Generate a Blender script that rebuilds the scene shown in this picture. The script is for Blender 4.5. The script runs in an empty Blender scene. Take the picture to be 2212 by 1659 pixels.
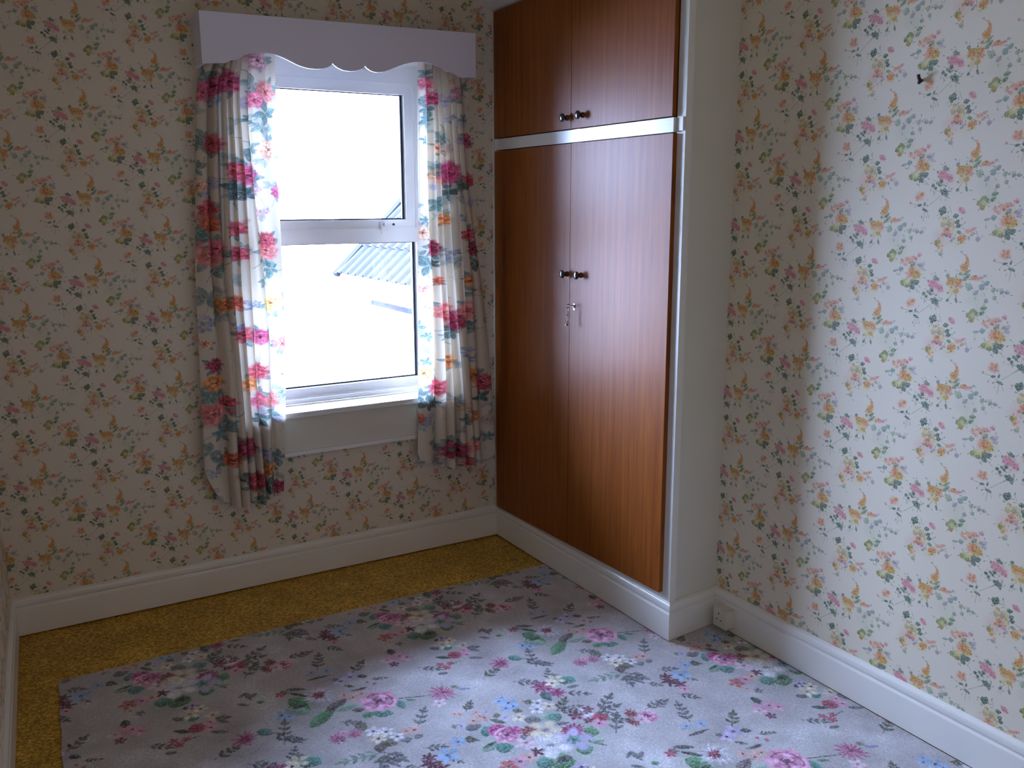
import bpy, bmesh, math, random
import numpy as np
from mathutils import Vector, Matrix

# ------------------------------------------------------------------ camera, sky, light, exposure
scene = bpy.context.scene
COL = scene.collection
YAW, PITCH, ROLL, FPX = 0.5338, 0.1985, -0.0028, 1940.58
cam_data = bpy.data.cameras.new('camera')
cam_data.sensor_fit = 'HORIZONTAL'
cam_data.sensor_width = 36.0
cam_data.lens = 36.0 * FPX / 2212.0
cam_data.clip_start = 0.05
cam = bpy.data.objects.new('camera', cam_data)
COL.objects.link(cam)
fw = Vector((math.sin(YAW) * math.cos(PITCH), math.cos(YAW) * math.cos(PITCH), -math.sin(PITCH)))
rt = Vector((math.cos(YAW), -math.sin(YAW), 0)); up = rt.cross(fw)
r2 = rt * math.cos(ROLL) + up * math.sin(ROLL); u2 = up * math.cos(ROLL) - rt * math.sin(ROLL)
m = Matrix((r2, u2, -fw)).transposed().to_4x4()
m.translation = Vector((-1.9958, -3.5233, 1.55))
cam.matrix_world = m
scene.camera = cam

world = bpy.data.worlds.new('overcast_sky'); scene.world = world
world.use_nodes = True
wn = world.node_tree.nodes; wl = world.node_tree.links
bgn = wn['Background']
SKY = (0.51, 0.69, 1.14)
# overcast sky: a little brighter overhead than at the horizon (CIE-like), the same all round
tc = wn.new('ShaderNodeTexCoord'); sp = wn.new('ShaderNodeSeparateXYZ')
mr = wn.new('ShaderNodeMapRange'); mr.inputs['From Min'].default_value = 0; mr.inputs['From Max'].default_value = 1
mr.inputs['To Min'].default_value = 15.0; mr.inputs['To Max'].default_value = 30.0
wl.new(tc.outputs['Generated'], sp.inputs[0]); wl.new(sp.outputs['Z'], mr.inputs['Value'])
bgn.inputs['Color'].default_value = (*SKY, 1)
wl.new(mr.outputs['Result'], bgn.inputs['Strength'])

portal = bpy.data.lights.new('window_portal', 'AREA'); portal.shape = 'RECTANGLE'
portal.size = 0.90; portal.size_y = 1.42; portal.cycles.is_portal = True
po = bpy.data.objects.new('window_portal', portal); COL.objects.link(po)
po.location = (-0.694, 0.30, 1.42); po.rotation_euler = (math.radians(-90), 0, 0)   # faces into the room (-y)

scene.view_settings.view_transform = 'Standard'; scene.view_settings.look = 'None'
scene.view_settings.gamma = 1.0; scene.view_settings.use_curve_mapping = False
scene.view_settings.exposure = 1.95
scene.cycles.max_bounces = 10; scene.cycles.diffuse_bounces = 7; scene.cycles.glossy_bounces = 4
scene.cycles.transparent_max_bounces = 12; scene.cycles.transmission_bounces = 6
scene.cycles.caustics_reflective = False; scene.cycles.caustics_refractive = False
scene.cycles.sample_clamp_indirect = 6.0
scene.cycles.use_denoising = True

rng = np.random.default_rng(7)
FILL_LAMP = 1.9  # glow of the added warm fill globe
random.seed(7)

# ------------------------------------------------------------------ helpers
def link(name, me, mat=None, parent=None, smooth=False, loc=None):
    o = bpy.data.objects.new(name, me); COL.objects.link(o)
    if mat is not None:
        for mm in (mat if isinstance(mat, (list, tuple)) else [mat]): me.materials.append(mm)
    if smooth:
        for p in me.polygons: p.use_smooth = True
    if parent is not None: o.parent = parent
    if loc is not None: o.location = loc
    return o

def fin(name, bm, mat=None, parent=None, smooth=False, bev=0, seg=2, loc=None):
    if bev:
        bmesh.ops.bevel(bm, geom=[e for e in bm.edges if e.is_manifold and e.calc_face_angle(0) > 0.6], offset=bev, segments=seg, profile=0.5, affect='EDGES')
    bmesh.ops.recalc_face_normals(bm, faces=bm.faces)
    me = bpy.data.meshes.new(name); bm.to_mesh(me); bm.free()
    return link(name, me, mat, parent, smooth, loc)

def box(bm, x0, x1, y0, y1, z0, z1):
    vs = [bm.verts.new((x, y, z)) for x in (x0, x1) for y in (y0, y1) for z in (z0, z1)]
    for f in ((0, 1, 3, 2), (4, 6, 7, 5), (0, 4, 5, 1), (2, 3, 7, 6), (0, 2, 6, 4), (1, 5, 7, 3)):
        bm.faces.new([vs[i] for i in f])
    return bm

def boxo(name, b, mat, parent=None, bev=0, seg=2, smooth=False):
    return fin(name, box(bmesh.new(), *b), mat, parent, smooth, bev, seg)

def prism(name, pts, fn, a, b, mat, parent=None, bev=0):
    """extrude the closed outline pts between parameters a and b; fn(p, q, t) gives the point"""
    bm = bmesh.new()
    A = [bm.verts.new(fn(p, q, a)) for p, q in pts]; B = [bm.verts.new(fn(p, q, b)) for p, q in pts]
    n = len(pts)
    for i in range(n): bm.faces.new((A[i], A[(i + 1) % n], B[(i + 1) % n], B[i]))
    bm.faces.new(A); bm.faces.new(B[::-1])
    return fin(name, bm, mat, parent, False, bev)

def lathe(name, prof, mat, parent, org, axis, n=24, smooth=True):
    """prof = [(distance along axis, radius)]"""
    ax = Vector(axis).normalized(); u = ax.orthogonal().normalized(); v = ax.cross(u)
    bm = bmesh.new(); rings = []
    for d, r in prof:
        c = Vector(org) + ax * d
        rings.append([bm.verts.new(c + (u * math.cos(2 * math.pi * k / n) + v * math.sin(2 * math.pi * k / n)) * max(r, 1e-5)) for k in range(n)])
    for A, B in zip(rings, rings[1:]):
        for k in range(n): bm.faces.new((A[k], A[(k + 1) % n], B[(k + 1) % n], B[k]))
    bm.faces.new(rings[0][::-1]); bm.faces.new(rings[-1])
    return fin(name, bm, mat, parent, smooth)

def tube(bm, pts, r, n=8, closed=False):
    pts = [Vector(p) for p in pts]; N = len(pts); rings = []
    for i, p in enumerate(pts):
        t = (pts[(i + 1) % N] - pts[i - 1]) if closed else (pts[min(i + 1, N - 1)] - pts[max(i - 1, 0)])
        t.normalize(); ref = Vector((0.31, 0.17, 0.93)); u = t.cross(ref).normalized(); v = t.cross(u)
        rings.append([bm.verts.new(p + (u * math.cos(2 * math.pi * k / n) + v * math.sin(2 * math.pi * k / n)) * r) for k in range(n)])
    for i in range(N if closed else N - 1):
        A, B = rings[i], rings[(i + 1) % N]
        for k in range(n): bm.faces.new((A[k], A[(k + 1) % n], B[(k + 1) % n], B[k]))
    if not closed: bm.faces.new(rings[0][::-1]); bm.faces.new(rings[-1])
    return bm

def empty(name, loc, label, cat, group=None):
    o = bpy.data.objects.new(name, None); COL.objects.link(o); o.location = loc; o.empty_display_size = 0.1
    o['label'] = label; o['category'] = cat
    if group: o['group'] = group
    bpy.context.view_layer.update()
    return o

def attach(o, parent):
    """parent while keeping coordinates that were modelled in world space"""
    o.parent = parent; o.matrix_parent_inverse = Matrix.Translation(parent.location).inverted()
    return o

def struct(o): o['kind'] = 'structure'; return o

# ------------------------------------------------------------------ printed patterns, painted stroke by stroke into small repeat tiles
class Canvas:
    def __init__(s, wm, hm, ppm, base, x0=0.0, y0=0.0, wrap=True):
        s.w = int(round(wm * ppm)); s.h = int(round(hm * ppm)); s.px = s.w / wm; s.py = s.h / hm
        s.x0, s.y0, s.wrap = x0, y0, wrap
        s.a = np.empty((s.h, s.w, 3), np.float32); s.a[:] = base
    def patch(s, cx, cy, r):
        X = (cx - s.x0) * s.px; Y = (cy - s.y0) * s.py; R = r * max(s.px, s.py) + 2
        xi = np.arange(int(X - R), int(X + R) + 1); yi = np.arange(int(Y - R), int(Y + R) + 1)
        if not s.wrap:
            xi = xi[(xi >= 0) & (xi < s.w)]; yi = yi[(yi >= 0) & (yi < s.h)]
        if len(xi) == 0 or len(yi) == 0: return None
        gx = (xi[None, :] + .5) / s.px + s.x0 - cx; gy = (yi[:, None] + .5) / s.py + s.y0 - cy
        return yi[:, None] % s.h, xi[None, :] % s.w, gx, gy
    def put(s, p, al, col):
        al = np.clip(al, 0, 1)[..., None]
        c = np.asarray(col, np.float32)
        s.a[p[0], p[1]] = s.a[p[0], p[1]] * (1 - al) + c * al
    def ell(s, cx, cy, rx, ry, ang, col, op=1.0, soft=0.25, rag=0.0, nf=5):
        p = s.patch(cx, cy, max(rx, ry) * (1.25 + rag))
        if p is None: return
        c, n = math.cos(ang), math.sin(ang)
        u = (p[2] * c + p[3] * n) / rx; v = (-p[2] * n + p[3] * c) / ry
        d = np.sqrt(u * u + v * v)
        if rag:
            th = np.arctan2(v, u); ph = rng.uniform(0, 6.28, 3)
            d = d * (1 + rag * (np.sin(nf * th + ph[0]) * .5 + np.sin((2 * nf + 1) * th + ph[1]) * .35 + np.sin((4 * nf + 1) * th + ph[2]) * .3))
        s.put(p, op * (1 - d) / soft + 0.0, col) if soft < 1 else s.put(p, op * np.clip(1 - d, 0, 1) ** 1.2, col)
    def cap(s, x1, y1, x2, y2, w, col, op=1.0, bend=0.0):
        L = math.hypot(x2 - x1, y2 - y1); p = s.patch((x1 + x2) / 2, (y1 + y2) / 2, L / 2 + w * 2)
        if p is None or L < 1e-6: return
        ex, ey = (x2 - x1) / L, (y2 - y1) / L
        u = p[2] * ex + p[3] * ey; v = -p[2] * ey + p[3] * ex + bend * L * (1 - (2 * u / L) ** 2)
        d = np.hypot(np.maximum(np.abs(u) - L / 2, 0), v)
        s.put(p, op * np.clip((w - d) * s.px / 1.2 + .5, 0, 1), col)
    def leaf(s, x1, y1, x2, y2, w, col, col2=None, op=0.9):
        L = math.hypot(x2 - x1, y2 - y1) + 1e-6; p = s.patch((x1 + x2) / 2, (y1 + y2) / 2, L / 2 + w)
        if p is None: return
        ex, ey = (x2 - x1) / L, (y2 - y1) / L
        u = p[2] * ex + p[3] * ey; v = -p[2] * ey + p[3] * ex
        t = np.clip(u / L + .5, 0, 1); hw = w * .5 * np.sin(np.pi * t ** .85) ** .8 + 1e-6
        ins = (hw - np.abs(v)) * s.px / 1.3 + .3
        ins = np.where(np.abs(u) > L / 2, -1, ins)
        c = np.asarray(col, np.float32); c2 = np.asarray(col2 if col2 is not None else c * .62, np.float32)
        sh = np.clip(.5 + v / (w + 1e-6) + .35 * np.sin(t * 26 + np.abs(v) * 40 / (w + 1e-6)), 0, 1)[..., None]
        s.put(p, np.clip(ins, 0, 1) * op, c * sh + c2 * (1 - sh))
        s.put(p, np.clip(ins, 0, 1) * np.clip(1.2 - np.abs(v) * s.px / 1.1, 0, 1) * .5, c2 * .8)
    def rose(s, cx, cy, r, cols, op=0.95):
        dk, md, lt = [np.asarray(c, np.float32) for c in cols]
        s.ell(cx, cy, r, r * .92, rng.uniform(0, 3), md, op, .22, .16, 6)
        for ring, (q, n, k) in enumerate(((.66, 8, .42), (.42, 6, .36), (.2, 4, .26))):
            a0 = rng.uniform(0, 6.28)
            for i in range(n):
                a = a0 + i * 6.283 / n + rng.uniform(-.2, .2)
                px_, py_ = cx + math.cos(a) * r * q, cy + math.sin(a) * r * q
                s.ell(px_ - math.cos(a) * r * .10, py_ - math.sin(a) * r * .10, r * k * 1.05, r * k * .72, a + 1.57, dk * rng.uniform(.85, 1.1), .75 * op, .5, .1, 3)
                s.ell(px_ + math.cos(a) * r * .03, py_ + math.sin(a) * r * .03, r * k, r * k * .58, a + 1.57, (lt if rng.random() < .6 else md) * rng.uniform(.93, 1.05), .85 * op, .5, .12, 3)
        s.ell(cx, cy, r * .16, r * .12, 0, dk * .8, .9, .5)
    def dais(s, cx, cy, r, col, cen, n=5, op=.85):
        a0 = rng.uniform(0, 6.28); col = np.asarray(col, np.float32)
        for i in range(n):
            a = a0 + i * 6.283 / n
            s.ell(cx + math.cos(a) * r * .55, cy + math.sin(a) * r * .55, r * .48, r * .34, a, col * rng.uniform(.88, 1.06), op, .45, .1, 3)
        s.ell(cx, cy, r * .22, r * .2, 0, cen, .95, .5, .2, 3)
    def spiky(s, cx, cy, r, col, dk, n=15):
        col = np.asarray(col, np.float32); dk = np.asarray(dk, np.float32)
        s.ell(cx, cy, r * .6, r * .6, 0, col, .6, .6, .1)
        for i in range(n):
            a = i * 6.283 / n + rng.uniform(-.15, .15); q = rng.uniform(.75, 1.05)
            s.leaf(cx + math.cos(a) * r * .15, cy + math.sin(a) * r * .15, cx + math.cos(a) * r * q, cy + math.sin(a) * r * q, r * .24, col * rng.uniform(.9, 1.1), dk, .85)
        for i in range(n // 2):
            a = rng.uniform(0, 6.28); s.cap(cx, cy, cx + math.cos(a) * r * .6, cy + math.sin(a) * r * .6, r * .03, dk * .8, .8)
        s.ell(cx, cy, r * .22, r * .2, 0, dk * .8, .7, .6, .2, 3)
    def star(s, cx, cy, r, col):
        for i in range(6):
            a = i * 1.047 + rng.uniform(-.3, .3)
            s.leaf(cx, cy, cx + math.cos(a) * r, cy + math.sin(a) * r, r * .4, col, np.asarray(col) * .7, .95)
    def sprig(s, x1, y1, x2, y2, w, col):
        col = np.asarray(col, np.float32); L = math.hypot(x2 - x1, y2 - y1); n = max(3, int(L / (w * 1.5)))
        s.cap(x1, y1, x2, y2, max(w * .10, .0009), col * .6, .8)
        ang = math.atan2(y2 - y1, x2 - x1)
        for i in range(n):
            t = (i + .8) / n; x = x1 + (x2 - x1) * t; y = y1 + (y2 - y1) * t; l = w * 2.1 * (1.1 - .5 * t)
            for sd in (-1, 1):
                a = ang + sd * rng.uniform(.6, .95)
                s.leaf(x, y, x + math.cos(a) * l, y + math.sin(a) * l, w * .85, col * rng.uniform(.85, 1.1), None, .85)
        s.leaf(x2, y2, x2 + math.cos(ang) * w * 2, y2 + math.sin(ang) * w * 2, w * .8, col, None, .85)
    def mottle(s, amp, cells, colr=(1, 1, 1)):
        n = rng.normal(0, 1, (cells, cells)).astype(np.float32)
        n = np.pad(n, ((0, 1), (0, 1)), mode='wrap')
        yy = np.linspace(0, cells, s.h, endpoint=False); xx = np.linspace(0, cells, s.w, endpoint=False)
        y0 = yy.astype(int); x0 = xx.astype(int); fy = (yy - y0)[:, None]; fx = (xx - x0)[None, :]
        fy = fy * fy * (3 - 2 * fy); fx = fx * fx * (3 - 2 * fx)
        v = (n[y0][:, x0] * (1 - fy) * (1 - fx) + n[y0 + 1][:, x0] * fy * (1 - fx) + n[y0][:, x0 + 1] * (1 - fy) * fx + n[y0 + 1][:, x0 + 1] * fy * fx)
        s.a *= 1 + amp * v[..., None] * np.asarray(colr, np.float32)
    def speckle(s, base, lo, hi, cell=2):
        """break the printed motifs into fine dots and strokes, leaving the plain ground alone"""
        n = rng.random((s.h // cell + 1, s.w // cell + 1)).astype(np.float32).repeat(cell, 0).repeat(cell, 1)[:s.h, :s.w]
        n = (n + np.roll(n, 1, 0) + np.roll(n, 1, 1) + np.roll(n, (1, 1), (0, 1))) / 4
        b = np.asarray(base, np.float32); s.a = b + (s.a - b) * (lo + (hi - lo) * n[..., None])
    def image(s, name):
        img = bpy.data.images.new(name, s.w, s.h, alpha=False)
        buf = np.ones((s.h, s.w, 4), np.float32); buf[..., :3] = np.clip(s.a, 0, 1)
        img.pixels.foreach_set(buf.ravel()); img.update(); img.pack()
        return img

def H(h): return tuple(int(h[i:i + 2], 16) / 255 for i in (0, 2, 4))

CARPET=[["leaf",-1.081,-1.136,0.028,"teal",-1.038,-1.166],["leaf",-1.118,-1.138,0.022,"green",-1.084,-1.131],["leaf",-1.133,-1.088,0.016,"brown",-1.1,-1.101],["leaf",-0.991,-1.11,0.018,"teal",-0.994,-1.158],["leaf",-0.966,-1.118,0.008,"green",-0.941,-1.134],["leaf",-1.269,-1.106,0.03,"green",-1.187,-1.049],["leaf",-1.2,-1.048,0.024,"brown",-1.132,-1.016],["leaf",-1.178,-1.062,0.022,"pgreen",-1.117,-1.064],["leaf",-1.291,-0.967,0.04,"green",-1.253,-1.017],["leaf",-1.283,-0.929,0.035,"green",-1.25,-0.977],["leaf",-1.309,-0.983,0.03,"pgreen",-1.254,-1.03],["leaf",-1.27,-0.864,0.012,"dark",-1.226,-0.89],["leaf",-1.268,-0.894,0.01,"dark",-1.225,-0.942],["leaf",-1.289,-0.982,0.012,"dark",-1.245,-0.98],["leaf",-1.15,-1.165,0.022,"olive",-1.138,-1.21],["leaf",-1.022,-1.311,0.018,"grey",-1.013,-1.329],["leaf",-1.067,-1.315,0.02,"grey",-1.042,-1.318],["leaf",-1.149,-1.308,0.03,"brown",-1.121,-1.318],["leaf",-1.119,-1.29,0.026,"olive",-1.089,-1.32],["leaf",-0.886,-0.786,0.018,"dark",-0.885,-0.83],["leaf",-0.76,-0.922,0.012,"dark",-0.729,-0.949],["leaf",-0.668,-0.981,0.012,"grey",-0.631,-1.004],["leaf",-0.807,-1.026,0.012,"grey",-0.78,-1.034],["leaf",-1.046,-0.898,0.014,"dark",-1.022,-0.917],["leaf",-1.193,-0.842,0.008,"dark",-1.129,-0.845],["leaf",-1.103,-0.934,0.01,"olive",-1.08,-0.959],["leaf",-1.097,-0.975,0.008,"olive",-1.059,-0.987],["leaf",-1.074,-0.981,0.008,"dark",-1.049,-0.981],["leaf",-0.548,-1.049,0.024,"teal",-0.52,-1.083],["leaf",-0.485,-1.25,0.03,"teal",-0.459,-1.296],["leaf",-0.573,-1.303,0.022,"dteal",-0.576,-1.352],["leaf",-0.48,-1.26,0.012,"dark",-0.481,-1.298],["leaf",-0.486,-1.318,0.012,"grey",-0.449,-1.325],["leaf",-0.7,-1.408,0.028,"grey",-0.662,-1.431],["leaf",-0.656,-1.434,0.024,"pgreen",-0.622,-1.421],["leaf",-0.637,-1.445,0.03,"teal",-0.597,-1.436],["leaf",-0.644,-1.467,0.014,"grey",-0.6,-1.487],["leaf",-0.844,-1.392,0.035,"teal",-0.82,-1.407],["leaf",-0.887,-1.476,0.026,"pgreen",-0.836,-1.465],["leaf",-0.846,-1.489,0.034,"teal",-0.807,-1.506],["leaf",-0.879,-1.469,0.008,"dark",-0.836,-1.459],["leaf",-0.579,-1.551,0.036,"green",-0.55,-1.574],["leaf",-0.652,-1.617,0.034,"green",-0.612,-1.629],["leaf",-0.599,-1.594,0.008,"dark",-0.572,-1.635],["leaf",-0.594,-1.603,0.02,"pgreen",-0.562,-1.616],["leaf",-0.787,-1.616,0.034,"teal",-0.741,-1.627],["leaf",-0.746,-1.624,0.05,"green",-0.693,-1.655],["leaf",-0.731,-1.627,0.022,"dark",-0.689,-1.635],["leaf",-0.774,-1.337,0.018,"olive",-0.757,-1.347],["leaf",-0.79,-1.354,0.012,"olive",-0.763,-1.389],["leaf",-0.706,-1.343,0.016,"olive",-0.687,-1.362],["leaf",-0.877,-1.36,0.024,"grey",-0.834,-1.36],["leaf",-0.552,-0.832,0.009,"grey",-0.528,-0.815],["leaf",-0.565,-0.869,0.009,"grey",-0.539,-0.892],["leaf",-0.526,-0.817,0.012,"grey",-0.524,-0.864],["leaf",-0.523,-0.85,0.012,"grey",-0.499,-0.833],["leaf",-0.717,-0.808,0.016,"dark",-0.675,-0.811],["leaf",-0.716,-0.874,0.022,"teal",-0.688,-0.884],["leaf",-0.754,-0.851,0.018,"grey",-0.721,-0.871],["leaf",-0.639,-0.913,0.016,"grey",-0.601,-0.929],["leaf",-0.642,-0.925,0.012,"grey",-0.615,-0.955],["leaf",-0.309,-0.487,0.012,"olive",-0.273,-0.48],["leaf",-0.274,-0.489,0.012,"grey",-0.255,-0.539],["leaf",-0.509,-0.888,0.012,"green",-0.491,-0.899],["leaf",-0.765,-0.921,0.01,"dark",-0.726,-0.947],["leaf",-0.807,-1.119,0.012,"olive",-0.792,-1.135],["leaf",-0.795,-1.141,0.012,"lilac",-0.763,-1.16],["leaf",-1.335,-1.266,0.03,"teal",-1.311,-1.297],["leaf",-1.363,-1.232,0.014,"grey",-1.335,-1.238],["sprig",-1.371,-1.157,0.012,"grey",-1.339,-1.052],["sprig",-1.363,-1.132,0.01,"grey",-1.326,-1.154],["sprig",-1.191,-1.127,0.01,"grey",-1.144,-1.162],["sprig",-1.003,-1.278,0.012,"grey",-0.949,-1.205],["sprig",-1.136,-1.339,0.014,"pgreen",-1.245,-1.326],["sprig",-1.134,-1.34,0.014,"grey",-1.107,-1.391],["sprig",-1.134,-1.34,0.012,"grey",-1.159,-1.4],["sprig",-1.03,-1.379,0.01,"grey",-0.981,-1.402],["sprig",-0.849,-0.952,0.01,"grey",-0.799,-0.994],["sprig",-0.694,-1.125,0.012,"olive",-0.631,-1.099],["sprig",-1.148,-0.789,0.012,"grey",-1.115,-0.701],["sprig",-1.054,-0.87,0.012,"olive",-1.007,-0.825],["sprig",-1.018,-0.939,0.006,"olive",-0.974,-0.957],["sprig",-1.188,-0.674,0.01,"grey",-1.141,-0.66],["sprig",-0.515,-1.077,0.012,"grey",-0.468,-1.152],["sprig",-0.619,-1.197,0.012,"grey",-0.565,-1.233],["sprig",-0.511,-1.25,0.01,"grey",-0.487,-1.201],["sprig",-0.518,-1.336,0.01,"grey",-0.458,-1.379],["sprig",-0.656,-1.311,0.008,"olive",-0.63,-1.337],["sprig",-0.593,-1.418,0.012,"olive",-0.543,-1.379],["sprig",-0.594,-1.414,0.01,"dark",-0.527,-1.454],["sprig",-0.589,-1.407,0.008,"grey",-0.52,-1.427],["sprig",-0.488,-1.488,0.014,"grey",-0.41,-1.437],["sprig",-0.488,-1.488,0.012,"grey",-0.422,-1.486],["sprig",-0.502,-1.48,0.01,"olive",-0.456,-1.52],["sprig",-0.508,-1.606,0.012,"grey",-0.452,-1.536],["sprig",-0.487,-1.535,0.01,"grey",-0.441,-1.569],["sprig",-0.352,-1.549,0.01,"grey",-0.291,-1.536],["sprig",-0.835,-1.274,0.01,"olive",-0.807,-1.242],["sprig",-0.91,-1.397,0.01,"olive",-0.891,-1.414],["sprig",-0.248,-1.43,0.008,"grey",-0.222,-1.457],["sprig",-0.205,-1.53,0.01,"grey",-0.172,-1.572],["sprig",-0.124,-1.442,0.008,"grey",-0.101,-1.488],["sprig",-0.741,-1.504,0.01,"dteal",-0.767,-1.47],["line",-0.998,-1.093,0.003,"dark",-0.886,-1.134],["line",-0.494,-1.524,0.003,"dark",-0.416,-1.568],["line",-0.802,-0.992,0.003,"dteal",-0.705,-0.985],["line",-0.637,-1.095,0.004,"brown",-0.601,-1.076],["rose",-1.045,-1.078,0.064,"pink"],["spiky",-0.85,-1.137,0.045,"pink"],["dais",-0.886,-1.188,0.022,"pale"],["spiky",-1.198,-0.947,0.055,"white"],["spiky",-1.198,-0.947,0.024,"red"],["dais",-1.302,-0.881,0.016,"red"],["dais",-1.287,-0.876,0.014,"brown"],["dais",-1.334,-1.002,0.022,"blue"],["dais",-1.314,-1.021,0.018,"blue"],["dais",-0.699,-1.299,0.026,"blue"],["dais",-0.72,-1.276,0.018,"blue"],["dais",-0.72,-1.322,0.02,"blue"],["dais",-0.694,-1.323,0.018,"blue"],["dais",-0.7,-1.263,0.012,"blue"],["dais",-1.362,-1.256,0.03,"cream"],["spiky",-1.226,-1.205,0.032,"pink"],["spiky",-1.175,-1.211,0.028,"pink"],["dais",-1.203,-1.19,0.014,"pink"],["dais",-1.123,-1.226,0.024,"white"],["dais",-1.09,-1.248,0.024,"white"],["dais",-1.072,-1.287,0.022,"white"],["dais",-1.036,-1.275,0.02,"peach"],["dais",-1.014,-1.282,0.022,"peach"],["dais",-1.124,-1.269,0.024,"cream"],["dais",-0.93,-1.403,0.024,"blue"],["dais",-0.986,-1.446,0.034,"blue"],["star",-1.043,-1.458,0.035,"wine"],["star",-0.166,-0.544,0.026,"wine"],["star",-0.159,-0.606,0.03,"wine"],["dais",-0.166,-0.635,0.02,"pink"],["dais",-0.903,-0.845,0.028,"pink"],["dais",-0.872,-0.846,0.026,"pink"],["dais",-0.854,-0.866,0.022,"pink"],["dais",-0.911,-0.89,0.016,"wine"],["dais",-0.921,-0.851,0.02,"pale"],["rose",-0.704,-0.939,0.026,"red"],["dais",-0.661,-0.925,0.018,"pink"],["dais",-0.667,-0.956,0.018,"pink"],["dais",-0.647,-0.89,0.022,"cream"],["dais",-0.707,-0.85,0.03,"cream"],["dais",-0.673,-0.835,0.022,"cream"],["dais",-0.778,-0.974,0.014,"red"],["dais",-0.767,-1.001,0.014,"red"],["dais",-0.744,-0.982,0.012,"red"],["spiky",-0.598,-1.07,0.042,"pink"],["spiky",-0.592,-1.073,0.022,"mag"],["dais",-1.172,-0.8,0.018,"blue"],["dais",-1.125,-0.812,0.02,"blue"],["dais",-1.07,-0.892,0.028,"lilac"],["dais",-1.106,-0.902,0.024,"lilac"],["dais",-1.119,-0.884,0.01,"dark"],["dais",-1.034,-0.952,0.006,"red"],["dais",-1.017,-0.974,0.007,"red"],["dais",-1.126,-0.987,0.018,"peach"],["dais",-1.107,-1.016,0.022,"peach"],["dais",-1.076,-1.009,0.02,"peach"],["spiky",-0.557,-1.272,0.04,"mag"],["spiky",-0.535,-1.325,0.032,"mag"],["dais",-0.515,-1.27,0.024,"cream"],["dais",-0.62,-1.347,0.022,"white"],["dais",-0.641,-1.376,0.024,"white"],["dais",-0.599,-1.38,0.022,"cream"],["dais",-0.52,-1.472,0.026,"white"],["dais",-0.505,-1.457,0.018,"wine"],["dais",-0.556,-1.467,0.022,"wine"],["dais",-0.538,-1.508,0.016,"wine"],["rose",-0.499,-1.514,0.026,"red"],["dais",-0.52,-1.538,0.024,"pink"],["spiky",-0.405,-1.544,0.026,"rust"],["spiky",-0.423,-1.586,0.024,"rust"],["rose",-0.369,-1.585,0.034,"pink"],["dais",-0.397,-1.589,0.02,"pale"],["dais",-0.84,-1.331,0.02,"peach"],["dais",-0.804,-1.332,0.02,"peach"],["dais",-0.811,-1.318,0.014,"peach"],["dais",-0.812,-1.294,0.012,"peach"],["dais",-0.712,-1.384,0.022,"cream"],["dais",-0.748,-1.363,0.014,"lilac"],["dais",-0.785,-1.31,0.01,"lilac"],["rose",-0.801,-1.412,0.034,"mag"],["rose",-0.789,-1.447,0.044,"pink"],["dais",-0.761,-1.436,0.022,"mag"],["spiky",-0.721,-1.466,0.034,"rust"],["dais",-0.678,-1.485,0.05,"cream"],["spiky",-0.607,-1.525,0.04,"mag"],["dais",-0.633,-1.568,0.055,"lilac"],["dais",-0.633,-1.568,0.02,"teal"],["dais",-0.708,-1.56,0.055,"white"],["dais",-0.74,-1.564,0.035,"white"],["dais",-0.762,-1.509,0.03,"pale"],["star",-0.76,-1.564,0.026,"wine"],["dais",-0.822,-1.578,0.026,"pink"],["dais",-0.863,-1.579,0.026,"rust"],["dais",-0.791,-1.574,0.022,"peach"],["dais",-0.689,-1.686,0.02,"lilac"],["dais",-0.861,-0.736,0.014,"peach"],["dais",-0.838,-0.765,0.014,"brown"],["dais",-0.854,-0.681,0.012,"rust"],["dais",-0.872,-1.268,0.012,"peach"],["dais",-0.859,-1.279,0.012,"peach"],["dais",-0.903,-1.329,0.01,"olive"],["dais",-0.885,-1.336,0.014,"lilac"]]
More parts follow.
